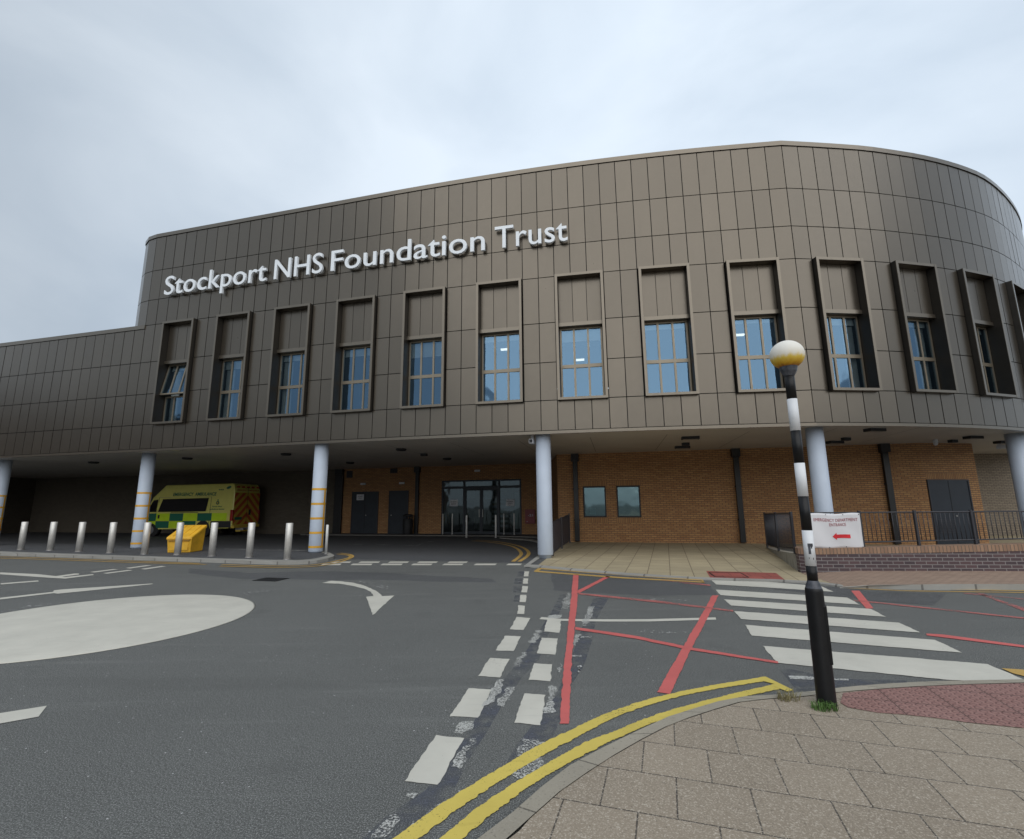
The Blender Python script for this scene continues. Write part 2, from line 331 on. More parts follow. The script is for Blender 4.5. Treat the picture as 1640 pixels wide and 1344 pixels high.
# ------------------------------------------------------------------ mesh helpers
class MB:
    def __init__(s): s.v = []; s.f = []; s.m = []; s.mats = []; s.uv = {}; s.tone = []; s.smooth = set()
    def mi(s, m):
        if m not in s.mats: s.mats.append(m)
        return s.mats.index(m)
    def face(s, pts, m, uv=None, tone=0.5, smooth=False):
        b = len(s.v); s.v += [tuple(p) for p in pts]; s.f.append(tuple(range(b, b + len(pts)))); s.m.append(s.mi(m)); s.tone.append(tone)
        if uv: s.uv[len(s.f) - 1] = uv
        if smooth: s.smooth.add(len(s.f) - 1)
    def box8(s, P, m, tone=0.5):
        """P: 8 points, bottom ring 0-3 then top ring 4-7"""
        b = len(s.v); s.v += [tuple(p) for p in P]
        for f in ((3, 2, 1, 0), (4, 5, 6, 7), (0, 1, 5, 4), (1, 2, 6, 5), (2, 3, 7, 6), (3, 0, 4, 7)):
            s.f.append(tuple(b + i for i in f)); s.m.append(s.mi(m)); s.tone.append(tone)
    def box(s, x0, x1, y0, y1, z0, z1, m, T=None, tone=0.5):
        P = [Vector(p) for p in ((x0, y0, z0), (x1, y0, z0), (x1, y1, z0), (x0, y1, z0), (x0, y0, z1), (x1, y0, z1), (x1, y1, z1), (x0, y1, z1))]
        if T: P = [T(p) for p in P]
        s.box8(P, m, tone)
    def lathe(s, prof, m, c=(0, 0, 0), n=32, T=None, cap=True, smooth=True, mats=None):
        """profile list of (r, z)"""
        rings = []
        for r, z in prof:
            b = len(s.v)
            for i in range(n):
                a = 2 * math.pi * i / n
                p = Vector((c[0] + r * math.cos(a), c[1] + r * math.sin(a), c[2] + z))
                s.v.append(tuple(T(p) if T else p))
            rings.append(b)
        for k in range(len(rings) - 1):
            mm = mats[k] if mats else m
            for i in range(n):
                j = (i + 1) % n
                s.f.append((rings[k] + i, rings[k] + j, rings[k + 1] + j, rings[k + 1] + i)); s.m.append(s.mi(mm)); s.tone.append(0.5)
                if smooth: s.smooth.add(len(s.f) - 1)
        if cap:
            for b, rev in ((rings[0], True), (rings[-1], False)):
                q = [b + i for i in range(n)]
                s.f.append(tuple(reversed(q) if rev else q)); s.m.append(s.mi(mats[0] if mats and rev else (mats[-1] if mats else m))); s.tone.append(0.5)
    def tube(s, pts, r, m, n=10):
        pts = [Vector(p) for p in pts]; rings = []
        for k, p in enumerate(pts):
            d = (pts[min(k + 1, len(pts) - 1)] - pts[max(k - 1, 0)]).normalized()
            q = d.to_track_quat('Z', 'Y'); b = len(s.v)
            for i in range(n):
                a = 2 * math.pi * i / n; s.v.append(tuple(p + q @ Vector((r * math.cos(a), r * math.sin(a), 0))))
            rings.append(b)
        for k in range(len(rings) - 1):
            for i in range(n):
                j = (i + 1) % n
                s.f.append((rings[k] + i, rings[k] + j, rings[k + 1] + j, rings[k + 1] + i)); s.m.append(s.mi(m)); s.tone.append(0.5); s.smooth.add(len(s.f) - 1)
        for b, rev in ((rings[0], True), (rings[-1], False)):
            q = [b + i for i in range(n)]; s.f.append(tuple(reversed(q) if rev else q)); s.m.append(s.mi(m)); s.tone.append(0.5)
    def poly(s, pts, z, m):
        """flat polygon on the ground at height z (facing up)"""
        pts = [Vector((p[0], p[1])) for p in pts]
        A = sum(pts[i].x * pts[(i + 1) % len(pts)].y - pts[(i + 1) % len(pts)].x * pts[i].y for i in range(len(pts)))
        if A < 0: pts = pts[::-1]
        s.face([(p.x, p.y, z) for p in pts], m)
    def prism(s, pts, z0, z1, m, mside=None):
        pts = [Vector((p[0], p[1])) for p in pts]
        A = sum(pts[i].x * pts[(i + 1) % len(pts)].y - pts[(i + 1) % len(pts)].x * pts[i].y for i in range(len(pts)))
        if A < 0: pts = pts[::-1]
        n = len(pts)
        s.face([(p.x, p.y, z1) for p in pts], m)
        for i in range(n):
            p, q = pts[i], pts[(i + 1) % n]
            s.face([(p.x, p.y, z0), (q.x, q.y, z0), (q.x, q.y, z1), (p.x, p.y, z1)], mside or m)
    def build(s, name, parent=None, bevel=0.0, label=None, cat=None, group=None, kind=None, origin=None):
        me = bpy.data.meshes.new(name)
        o = Vector(origin) if origin is not None else None
        V = [tuple(Vector(v) - o) for v in s.v] if o is not None else s.v
        me.from_pydata(V, [], s.f)
        for m in s.mats: me.materials.append(m)
        for i, p in enumerate(me.polygons):
            p.material_index = s.m[i]; p.use_smooth = i in s.smooth
        if s.uv:
            u = me.uv_layers.new(name='UVMap')
            for i, uv in s.uv.items():
                for k, li in enumerate(me.polygons[i].loop_indices): u.data[li].uv = uv[k]
        at = me.attributes.new('tone', 'FLOAT', 'FACE')
        at.data.foreach_set('value', s.tone)
        ob = bpy.data.objects.new(name, me); COL.objects.link(ob)
        if o is not None: ob.location = o
        if parent is not None: ob.parent = parent
        if parent is not None and o is not None: ob.matrix_parent_inverse = Matrix.Identity(4)
        if bevel:
            bv = ob.modifiers.new('bevel', 'BEVEL'); bv.width = bevel; bv.segments = 2; bv.limit_method = 'ANGLE'; bv.angle_limit = R(50)
        tag(ob, label, cat, group, kind)
        return ob
def tag(o, label=None, cat=None, group=None, kind=None):
    if label: o['label'] = label
    if cat: o['category'] = cat
    if group: o['group'] = group
    if kind: o['kind'] = kind
def empty(name, loc, rz=0, label=None, cat=None, group=None):
    o = bpy.data.objects.new(name, None); COL.objects.link(o); o.location = loc; o.rotation_euler = (0, 0, rz); o.empty_display_size = 0.2
    tag(o, label, cat, group); return o
def copy_tree(o, parent=None):
    c = o.copy(); COL.objects.link(c)
    if parent is not None: c.parent = parent
    for ch in list(o.children): copy_tree(ch, c)
    return c

def text_verts(body, size, ext=0.0, off=0.0, shear=0.0):
    cu = bpy.data.curves.new('t', 'FONT'); cu.body = body; cu.size = size; cu.extrude = ext; cu.offset = off; cu.shear = shear; cu.resolution_u = 4
    ob = bpy.data.objects.new('t', cu); COL.objects.link(ob)
    dg = bpy.context.evaluated_depsgraph_get(); dg.update()
    me = bpy.data.meshes.new_from_object(ob.evaluated_get(dg))
    V = [Vector(v.co) for v in me.vertices]; Fc = [tuple(p.vertices) for p in me.polygons]
    bpy.data.objects.remove(ob); bpy.data.meshes.remove(me); bpy.data.curves.remove(cu)
    return V, Fc
def add_text(mb, body, width, height, centre, m, T, off=0.0, ext=0.0, shear=0.0):
    """text scaled to width x height, centred; T maps (u, out, v) to the object's space"""
    V, Fc = text_verts(body, 1.0, ext, off, shear)
    x0, x1 = min(v.x for v in V), max(v.x for v in V); y0, y1 = min(v.y for v in V), max(v.y for v in V)
    sx = width / (x1 - x0); sy = height / (y1 - y0)
    b = len(mb.v)
    for v in V:
        mb.v.append(tuple(T(Vector((centre[0] + (v.x - (x0 + x1) / 2) * sx, v.z, centre[1] + (v.y - (y0 + y1) / 2) * sy)))))
    for f in Fc:
        mb.f.append(tuple(b + i for i in f)); mb.m.append(mb.mi(m)); mb.tone.append(0.5)

# survey of the ground: a sighting from the station at (0, 0, EYE) meets the level z
def G(px, py, z=0.0):
    u = (px - 820) / F_PX; v = (672 - py) / F_PX; c, s = math.cos(ROL), math.sin(ROL)
    u2 = u * c - v * s; v2 = u * s + v * c
    X, Y, Z = u2, math.cos(PIT) - v2 * math.sin(PIT), math.sin(PIT) + v2 * math.cos(PIT)
    k = (z - EYE) / Z
    return Vector((X * k, Y * k))
def ragged(pts, amp=0.004, step=0.035, seed=1):
    rnd = random.Random(seed + int(abs(pts[0].x) * 1000)); res = []
    n = len(pts); A = sum(pts[i].x * pts[(i + 1) % n].y - pts[(i + 1) % n].x * pts[i].y for i in range(n))
    for i in range(n):
        a, b = pts[i], pts[(i + 1) % n]; l = (b - a).length; k = max(1, min(60, int(l / step))); d = (b - a) / max(l, 1e-6); nn = Vector((-d.y, d.x)); w_ = 0
        for j in range(k):
            w_ = 0.6 * w_ + rnd.uniform(-amp, amp) if j else 0
            res.append(a.lerp(b, j / k) + nn * w_)
    return res
def q2(l): return [G(500 + x / 2.896, 880 + y / 2.896) for x, y in l]
def q3(l): return [G(900 + x / 2.896, 880 + y / 2.896) for x, y in l]
def q4(l): return [G(1240 + x / 2.8975, 880 + y / 2.8975) for x, y in l]
def qa(l): return [G(x / 3.36, 680 + y / 3.36) for x, y in l]
def qb(l): return [G(400 + x / 3.36, 680 + y / 3.36) for x, y in l]
def qc(l): return [G(800 + x / 3.36, 660 + y / 3.36) for x, y in l]
def qp(l): return [G(x, y) for x, y in l]

# ------------------------------------------------------------------ ground and roads
mb = MB(); mb.face([(-300, -300, 0), (300, -300, 0), (300, 300, 0), (-300, 300, 0)], M['asphalt']); mb.build('road', kind='structure')

# near pavement with its kerb
outer = q2([(700, 1430), (840, 1344), (950, 1240), (1150, 1060), (1330, 960)]) + q3([(150, 970), (350, 870), (500, 800), (650, 752), (800, 708), (1000, 697), (1090, 690)]) + q4([(300, 665), (400, 655), (600, 640), (800, 632), (1159, 625)])
inner = q2([(850, 1430), (960, 1344), (1010, 1285)]) + q3([(0, 1150), (200, 1010), (370, 910), (520, 830), (700, 770), (840, 728), (980, 715), (1090, 709)]) + q4([(310, 684), (500, 669), (700, 656), (900, 648), (1159, 641)])
d = (outer[-1] - outer[-2]).normalized()
outer += [outer[-1] + d * 2.5 + Vector((0, 0.1)), outer[-1] + d * 6 + Vector((0, 0.3)), outer[-1] + d * 30]
inner += [inner[-1] + d * 2.5 + Vector((0, 0.1)), inner[-1] + d * 6 + Vector((0, 0.3)), inner[-1] + d * 30]
d = (outer[0] - outer[1]).normalized(); 
outer = [outer[0] + Vector((-3, -9)), outer[0] + Vector((-.7, -1.5))] + outer
inner = [inner[0] + Vector((-3, -9)), inner[0] + Vector((-.7, -1.5))] + inner
PAVE_Z = 0.035
def resample(pts, step):
    L = [0]
    for a, b in zip(pts, pts[1:]): L.append(L[-1] + (b - a).length)
    n = max(2, int(L[-1] / step)); res = []
    for i in range(n + 1):
        t = L[-1] * i / n
        k = max(j for j in range(len(L)) if L[j] <= t + 1e-9); k = min(k, len(pts) - 2)
        res.append(pts[k].lerp(pts[k + 1], (t - L[k]) / max(1e-9, L[k + 1] - L[k])))
    return res, L[-1]
def kerb_strip(mb, o, i, z0, z1, m, n=60, flip=False, zf=None):
    A, la = resample(o, 1e9); 
    A = [None] * (n + 1); B = [None] * (n + 1)
    def at(pts, f):
        L = [0]
        for a, b in zip(pts, pts[1:]): L.append(L[-1] + (b - a).length)
        t = L[-1] * f; k = 0
        while k < len(pts) - 2 and L[k + 1] < t: k += 1
        return pts[k].lerp(pts[k + 1], (t - L[k]) / max(1e-9, L[k + 1] - L[k])), t
    for k in range(n):
        (a0, t0), (a1, t1) = at(o, k / n), at(o, (k + 1) / n); (b0, _), (b1, _) = at(i, k / n), at(i, (k + 1) / n)
        za, zc = (zf(k / n), zf((k + 1) / n)) if zf else (z1, z1)
        top = [(b0.x, b0.y, za), (a0.x, a0.y, za), (a1.x, a1.y, zc), (b1.x, b1.y, zc)]
        uvt = [(t0, 0.35), (t0, 0.2), (t1, 0.2), (t1, 0.35)]
        fr = [(a0.x, a0.y, z0), (a1.x, a1.y, z0), (a1.x, a1.y, zc), (a0.x, a0.y, za)]
        uvf = [(t0, 0.08), (t1, 0.08), (t1, 0.2), (t0, 0.2)]
        if flip: top, uvt, fr, uvf = top[::-1], uvt[::-1], fr[::-1], uvf[::-1]
        mb.face(top, m, uvt); mb.face(fr, m, uvf)
mb = MB(); kerb_strip(mb, outer, inner, -0.02, 0.04, M['kerb'], 160, flip=True)
mb.build('near_kerb', kind='structure')
mb = MB()
pl = inner + [Vector((60, -40)), Vector((-6, -40))]
mb.poly(pl, PAVE_Z, M['slab']); mb.build('near_pavement', kind='structure')
# pink blister paving beside the crossing
i0 = [p for p in inner if p.x > G(1347, 1118).x - 0.02]
up = q4([(322, 690), (500, 671), (700, 658), (900, 650), (1159, 643)])
lo = q4([(1159, 857), (900, 830), (750, 808), (600, 792), (480, 783), (345, 758), (310, 735)])
dd = Vector((5.5, 0.4)); 
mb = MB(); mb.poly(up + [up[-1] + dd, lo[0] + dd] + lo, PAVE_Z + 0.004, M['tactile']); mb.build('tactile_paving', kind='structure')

# far paving: tan slabs between railing, wall and crossing
e0 = G(840, 909)
far_edge = [G(843, 908), G(865, 908), G(900, 911), G(1000, 921), G(1100, 931), G(1140, 936), G(1240, 941), G(1330, 944.5)]
FZ = 0.02
mb = MB()
tan = [G(862, 905, FZ), G(900, 910, FZ), G(1000, 918.8, FZ), G(1100, 925.3, FZ), G(1140, 927, FZ), G(1240, 929.6, FZ), G(1300, 932.7, FZ), G(1350, 937, FZ), Vector((6.9, 10.9)), Vector((8.9, 17.3)), Vector((20, 18)), Vector((30, 22)), Vector((1.9, 22)), Vector((1.9, 19)), G(888, 885, FZ)]
mb.poly(tan, FZ, M['slab_far']); mb.build('far_pavement', kind='structure')
mb = MB()
mb.poly([G(838, 908), G(858, 896), G(882, 880), G(892, 886), G(866, 906), G(845, 910)], 0.012, M['asphalt_new']); mb.build('column_surround', kind='structure')
mb = MB()
kerb_strip(mb, [G(839, 908.5), G(865, 909.8), G(900, 913.5), G(1000, 922.0), G(1100, 927.8), G(1140, 929.6), G(1240, 932.2), G(1300, 935.3), G(1350, 941.5)], [G(845, 905.5), G(865, 906.8), G(900, 910.5), G(1000, 919.2), G(1100, 925.6), G(1140, 927.3), G(1240, 929.9), G(1300, 933), G(1352, 938.8)], 0, 0.028, M['kerb_far'], 40, flip=True)
kerb_strip(mb, [G(839, 908.5), G(858, 894), G(880, 879), G(868, 871), G(845, 866), G(800, 862.5)], [G(848, 907), G(864, 896), G(886, 880), G(872, 870), G(850, 864.5), G(800, 861)], 0, 0.03, M['kerb_far'], 30)
mb.build('far_kerb', kind='structure')
# red slabs with a square cover behind the zebra crossing
mb = MB(); mb.poly([G(1131, 914.8, FZ), G(1243, 918, FZ), G(1258, 929.8, FZ), G(1138, 926.6, FZ)], FZ + 0.004, M['red_slab']); mb.build('red_tactile_paving', kind='structure')
# pinkish block pavement and raised kerb to the right
mb = MB()
kr_o = [G(1345, 942.5), G(1400, 943.8), G(1500, 945.2), G(1640, 945.2)]; kr_i = [G(1352, 937.5, .06), G(1400, 935.3, .1), G(1500, 935.6, .1), G(1640, 935.5, .1)]
ex = Vector((25, -1.7)); kr_o.append(kr_o[-1] + ex); kr_i.append(kr_i[-1] + ex)
bk2 = [Vector((6.45, 11.15)), Vector((7.6, 11.15)), Vector((9.2, 10.95)), Vector((11.6, 10.75)), Vector((37, 9.0))]
zl = [0.023, 0.075, 0.096, 0.096, 0.096]; zbk = [0.026, 0.09, 0.096, 0.096, 0.096]
for k in range(4):
    a, b, c, d2 = kr_i[k], kr_i[k + 1], bk2[k + 1], bk2[k]
    mb.face([(a.x, a.y, zl[k]), (b.x, b.y, zl[k + 1]), (c.x, c.y, zbk[k + 1])], M['block']); mb.face([(a.x, a.y, zl[k]), (c.x, c.y, zbk[k + 1]), (d2.x, d2.y, zbk[k])], M['block'])
mb.build('block_pavement', kind='structure')
Lk = [0]
for a, b in zip(kr_o, kr_o[1:]): Lk.append(Lk[-1] + (b - a).length)
def kz(f):
    t = f * Lk[-1]; k = 0
    while k < 3 and Lk[k + 1] < t: k += 1
    g = (t - Lk[k]) / (Lk[k + 1] - Lk[k]); zz_ = [0.026, 0.079, 0.10, 0.10, 0.10]
    return zz_[k] + (zz_[k + 1] - zz_[k]) * g
mb = MB(); kerb_strip(mb, kr_o, kr_i, 0, 0.10, M['kerb_far'], 160, flip=True, zf=kz); mb.build('raised_kerb', kind='structure')

# island on the left with the bollards
IZ = 0.08
isl = [G(-250, 884), G(0, 890), G(100, 893), G(210, 897), G(300, 900), G(440, 904.5), G(482, 904.5), G(505, 902.5), G(525, 898.5), G(536, 894), G(528, 889), G(505, 885)]
isl_i = [G(-250, 878.5, IZ), G(0, 883, IZ), G(100, 886.5, IZ), G(210, 890, IZ), G(300, 893, IZ), G(440, 896.8, IZ), G(482, 896.8, IZ), G(500, 895.2, IZ), G(517, 892, IZ), G(526, 889.5, IZ), G(520, 886, IZ), G(503, 883.4, IZ)]
mb = MB(); kerb_strip(mb, isl, isl_i, 0, IZ, M['kerb_far'], 90, flip=True); mb.build('island_kerb', kind='structure')
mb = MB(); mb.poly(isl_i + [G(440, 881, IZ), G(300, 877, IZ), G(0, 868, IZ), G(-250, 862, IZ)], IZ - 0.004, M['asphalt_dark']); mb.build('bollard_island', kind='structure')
# forecourt beneath the building
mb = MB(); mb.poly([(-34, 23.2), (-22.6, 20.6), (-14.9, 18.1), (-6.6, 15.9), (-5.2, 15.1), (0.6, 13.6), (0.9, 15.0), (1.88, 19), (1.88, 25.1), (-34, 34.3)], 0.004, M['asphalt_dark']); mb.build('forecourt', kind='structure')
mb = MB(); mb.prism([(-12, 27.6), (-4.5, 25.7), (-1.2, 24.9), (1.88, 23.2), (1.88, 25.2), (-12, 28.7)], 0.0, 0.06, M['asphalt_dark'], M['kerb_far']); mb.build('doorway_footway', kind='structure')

# ------------------------------------------------------------------ road markings
Z1, Z2, Z3, Z4 = 0.002, 0.004, 0.006, 0.008
mb = MB()
def strip(mb, pts, w0, z, m, w1=None):
    n = len(pts); 
    for i in range(n - 1):
        a, b = pts[i], pts[i + 1]
        def nor(k):
            d = (pts[min(k + 1, n - 1)] - pts[max(k - 1, 0)]).normalized(); return Vector((-d.y, d.x))
        wa = w0 + ((w1 or w0) - w0) * i / (n - 1); wb = w0 + ((w1 or w0) - w0) * (i + 1) / (n - 1)
        na, nb = nor(i) * wa / 2, nor(i + 1) * wb / 2
        mb.poly([a - na, b - nb, b + nb, a + na], z, m)
def smooth(pts, it=2):
    for _ in range(it):
        r = [pts[0]]
        for a, b in zip(pts, pts[1:]): r += [a.lerp(b, 0.25), a.lerp(b, 0.75)]
        pts = r + [pts[-1]]
    return pts
# scars of removed paint
mb = MB(); rm = M['removed']
ctr = [((1165, 210), 30), ((1130, 290), 40), ((1060, 410), 55), ((1010, 510), 85), ((930, 600), 80), ((840, 720), 85), ((770, 840), 90), ((680, 980), 90), ((590, 1120), 130), ((450, 1230), 190), ((300, 1400), 260)]
for (c0, w0), (c1, w1) in zip(ctr, ctr[1:]): mb.poly(q2([(c0[0] - w0 / 2, c0[1]), (c0[0] + w0 / 2, c0[1]), (c1[0] + w1 / 2, c1[1]), (c1[0] - w1 / 2, c1[1])]), Z1, rm)
ctr = [((1340, 225), 70), ((1290, 330), 50), ((1265, 420), 70), ((1225, 540), 70), ((1150, 680), 40), ((1090, 800), 110), ((1030, 900), 150), ((920, 1040), 100)]
for (c0, w0), (c1, w1) in zip(ctr, ctr[1:]): mb.poly(q2([(c0[0] - w0 / 2, c0[1]), (c0[0] + w0 / 2, c0[1]), (c1[0] + w1 / 2, c1[1]), (c1[0] - w1 / 2, c1[1])]), Z1, rm)
for l in ([(958, 103), (984, 103), (980, 126), (952, 126)], [(942, 135), (976, 135), (972, 160), (936, 160)], [(934, 172), (970, 172), (967, 200), (933, 200)], [(940, 213), (964, 213), (960, 243), (934, 243)]): mb.poly(q2(l), Z1, rm)
mb.poly(q3([(1010, 560), (1060, 555), (1190, 585), (1290, 600), (1600, 610), (1600, 640), (1280, 660), (1090, 655)]), Z1, rm)
mb.poly(q4([(0, 168), (330, 175), (430, 195), (800, 205), (740, 260), (460, 240), (380, 228), (0, 185)]), 0.0035, M['asphalt_new'])
mb.poly(ragged(q3([(-60, 100), (60, 108), (640, 150), (690, 170), (720, 210), (430, 215), (80, 200), (-40, 190)]), 0.03, 0.2), 0.0012, M['asphalt_new'])
mb.poly(ragged(qb([(-330, 775), (-20, 800), (400, 790), (760, 800), (1300, 830), (1330, 850), (760, 838), (300, 835), (-60, 830), (-330, 800)]), 0.05, 0.3), 0.0010, M['asphalt_new'])
mb.build('removed_marking_scars', kind='structure')
_k = [0]
def zi():
    _k[0] += 1; return Z2 + (_k[0] % 40) * 0.00004
# white dashes
mb = MB(); W = M['white']
for l in ([(948, 314), (1012, 320), (980, 375), (918, 372)], [(895, 402), (968, 405), (935, 473), (852, 470)], [(825, 505), (917, 510), (870, 596), (769, 588)],
          [(728, 646), (832, 652), (768, 783), (638, 777)], [(575, 863), (705, 878), (580, 1095), (429, 1078)],
          [(1090, 320), (1157, 325), (1147, 388), (1075, 382)], [(1065, 411), (1139, 415), (1128, 490), (1043, 484)], [(1030, 530), (1113, 535), (1104, 614), (1003, 607)],
          [(985, 670), (1083, 677), (1059, 818), (937, 807)],
          [(985, 103), (1006, 103), (1003, 126), (982, 126)], [(980, 135), (1003, 136), (1000, 160), (977, 160)], [(974, 170), (1000, 172), (997, 201), (971, 200)], [(966, 212), (993, 212), (991, 246), (962, 245)], [(957, 260), (987, 263), (983, 301), (950, 300)]):
    mb.poly(ragged(q2(l), 0.006), zi(), W)
mb.poly(q3([(-115 + 20, 315), (0, 324), (200, 326), (400, 325), (712, 317), (716, 327), (400, 336), (200, 336), (0, 333), (-105, 325)]), zi(), W)
for x0, x1 in ((438, 547), (590, 702), (748, 858), (905, 1013), (1068, 1175)): mb.poly(qb([(x0 + 8, 738), (x1, 738), (x1 - 10, 745.5), (x0 - 6, 745.5)]), zi(), W)
for x0, x1 in ((388, 495), (547, 662), (708, 825), (873, 985), (1040, 1152), (1210, 1330), (1385, 1466)): mb.poly(qb([(x0 + 8, 749.5), (x1, 749.5), (x1 - 10, 758), (x0 - 6, 758)]), zi(), W)
for l in ([(0, 797), (200, 806), (350, 822), (345, 830), (270, 826), (0, 807)], [(340, 823), (500, 806), (505, 811), (345, 831)], [(270, 821), (400, 803), (425, 803), (425, 808), (300, 825)],
          [(480, 795), (610, 779), (638, 780), (510, 797)], [(553, 801), (690, 784), (714, 786), (575, 804)], [(675, 773), (790, 758), (818, 759), (700, 776)], [(757, 778), (870, 762), (895, 764), (780, 781)],
          [(2, 856), (205, 840), (208, 846), (5, 862)], [(0, 934), (285, 902), (290, 894), (330, 889), (820, 857), (822, 860), (700, 873), (500, 893), (310, 912), (290, 909), (0, 943)]): mb.poly(qa(l), zi(), W)
mb.poly([G(-60, 1152), G(0, 1143.4), G(75, 1131.5), G(61.5, 1149), G(0, 1160), G(-60, 1170)], zi(), W)
A = [(388, 854), (440, 842), (500, 846), (560, 853), (610, 866), (650, 882), (690, 903), (712, 925), (778, 922), (660, 1028), (627, 928), (668, 925), (652, 903), (620, 886), (560, 871), (480, 858)]
mb.poly(ragged(qb(A), 0.008), zi(), W)
mb.build('white_lane_markings', kind='structure')
# zebra stripes
mb = MB()
for l in ([(1140, 930), (1230, 932.5), (1316, 939.7), (1335, 948.3), (1147, 936.6)], [(1145.9, 944.9), (1357.3, 957.7), (1377.4, 969), (1153.8, 953.8)], [(1159.7, 960.5), (1395.3, 976), (1419.5, 988.7), (1171, 970.5)],
          [(1175.2, 979.4), (1440, 998), (1473.6, 1013.8), (1186.6, 992.2)], [(1193.5, 1001.5), (1497, 1025.6), (1541, 1046.2), (1203.9, 1018.8)], [(1221.8, 1035.4), (1581.7, 1064.6), (1660, 1098), (1520, 1090), (1244.6, 1062.5)]):
    mb.poly(ragged(qp(l), 0.006, 0.04), Z3, W)
mb.build('zebra_crossing', kind='structure')
# worn pieces
mb = MB(); WW = M['white_worn']
for l in ([(1190, 200), (1200, 205), (1195, 280), (1150, 275), (1165, 235)], [(1100, 308), (1160, 305), (1155, 320), (1095, 320)], [(1040, 377), (1070, 380), (1030, 438), (1005, 435)], [(970, 480), (997, 482), (958, 548), (928, 545)], [(862, 606), (893, 610), (825, 715), (786, 732)], [(905, 640), (945, 640), (880, 740), (858, 725)],
          [(730, 880), (785, 862), (745, 910), (685, 1022), (645, 1010)], [(712, 800), (748, 800), (700, 862), (655, 852)], [(1110, 632), (1137, 640), (1110, 762), (1071, 762)], [(1285, 265), (1310, 265), (1270, 360), (1248, 358)], [(1215, 395), (1245, 395), (1225, 447), (1208, 447)],
          [(980, 875), (1095, 905), (1060, 960), (1075, 990), (1050, 1062), (930, 1052), (950, 960)], [(360, 1230), (410, 1255), (330, 1344), (270, 1344)], [(440, 1135), (490, 1135), (470, 1160), (435, 1150)], [(560, 1195), (600, 1180), (480, 1344), (400, 1344), (520, 1240)],
          [(1245, 403), (1300, 403), (1298, 411), (1243, 411)], [(1205, 493), (1250, 493), (1248, 500), (1205, 499)], [(1150, 530), (1162, 540), (1150, 572), (1140, 570)], [(1240, 540), (1248, 540), (1240, 575), (1234, 575)]):
    mb.poly(ragged(q2(l), 0.02, 0.03), Z2 + 0.001, WW)
mb.poly(q3([(1050, 588), (1150, 590), (1200, 600), (1330, 603), (1330, 610), (1180, 608), (1060, 603)]), Z2 + 0.001, WW)
WF = M['white_faint']
for l in ([(580, 842), (640, 848), (745, 868), (745, 888), (690, 880), (610, 860)], [(565, 905), (600, 915), (605, 935), (585, 935)]): mb.poly(qb(l), Z2, WF)
mb.poly(qa([(0, 1008), (150, 975), (320, 955), (320, 962), (150, 990), (0, 1020)]), Z2, WF)
mb.poly(qa([(1310, 905), (1430, 890), (1560, 880), (1560, 888), (1400, 905), (1310, 920)]), Z2, WF)
mb.poly(q3([(330, 222), (640, 238), (640, 246), (330, 232)]), Z2, WF)
mb.poly(q3([(350, 375), (640, 385), (640, 395), (350, 385)]), Z2, WF)
for l in ([(0, 642), (230, 649), (700, 661), (700, 666), (230, 653), (0, 647)],): mb.poly(qa(l), 0.01, WF)
mb.poly(qp([(346, 882), (460, 884.5), (500, 885.5), (500, 887), (460, 886), (346, 883.6)]), IZ + 0.004, WF)
for x0, x1, y in ((530, 605, 644), (675, 752, 646), (820, 905, 650)): mb.poly(qb([(x0 + 6, y), (x1, y), (x1 - 4, y + 4), (x0, y + 4)]), 0.01, WF)
mb.poly(qb([(905, 648), (930, 640), (933, 643), (905, 654)]), 0.01, WF); mb.poly(qb([(955, 631), (990, 627), (990, 631), (960, 636)]), 0.01, WF)
mb.build('worn_white_markings', kind='structure')
# mini roundabout: low painted dome
mb = MB()
rc, rr = Vector((-6.02, 7.28)), 2.02
rings = [(rr, 0.004), (rr * 0.985, 0.010), (rr * 0.8, 0.018), (rr * 0.55, 0.026), (rr * 0.3, 0.031), (0.02, 0.033)]
mb.lathe(rings, M['white'], (rc.x, rc.y, 0), 96, cap=True)
mb.build('mini_roundabout', kind='structure')
# red markings
mb = MB(); RD = M['red']; RW = M['red_worn']
for l in ([(52, 118), (77, 118), (72, 230), (62, 330), (48, 480), (40, 640), (32, 812), (-10, 812), (-2, 690), (5, 580), (25, 400), (45, 200)], [(205, 125), (224, 128), (82, 203), (72, 202), (72, 193)],
          [(695, 215), (726, 215), (690, 290), (600, 465), (500, 674), (441, 665), (570, 440), (665, 275)]): mb.poly(ragged(q3(l), 0.005), Z3, RD)
for l in ([(62, 362), (350, 405), (600, 458), (1000, 522), (1003, 532), (600, 470), (350, 418), (60, 374)],): mb.poly(ragged(q3(l), 0.006), Z3 + 0.001, RD)
for l in ([(76, 203), (450, 240), (795, 284), (795, 291), (450, 249), (75, 210)], [(455, 143), (560, 152), (688, 165), (688, 171), (560, 158)]): mb.poly(q3(l), Z3 + 0.001, RW)
mb.poly(q4([(357, 193), (395, 193), (425, 230), (460, 275), (428, 277), (395, 240)]), Z3, RD)
for l in ([(370, 236), (460, 244), (1159, 318), (1400, 345), (1400, 352), (1159, 324), (460, 250), (372, 242)], [(880, 203), (1159, 230), (1159, 234), (880, 207)]): mb.poly(q4(l), Z3 + 0.001, RW)
for l in ([(705, 393), (780, 397), (1159, 448), (1500, 492), (1500, 502), (1159, 458), (770, 409), (710, 402)], [(935, 203), (975, 207), (1050, 238), (1159, 272), (1400, 345), (1350, 348), (1159, 288), (1040, 243)]): mb.poly(q4(l), Z3 + 0.001, RD if l[0][0] < 900 else RW)
mb.build('red_box_markings', kind='structure')
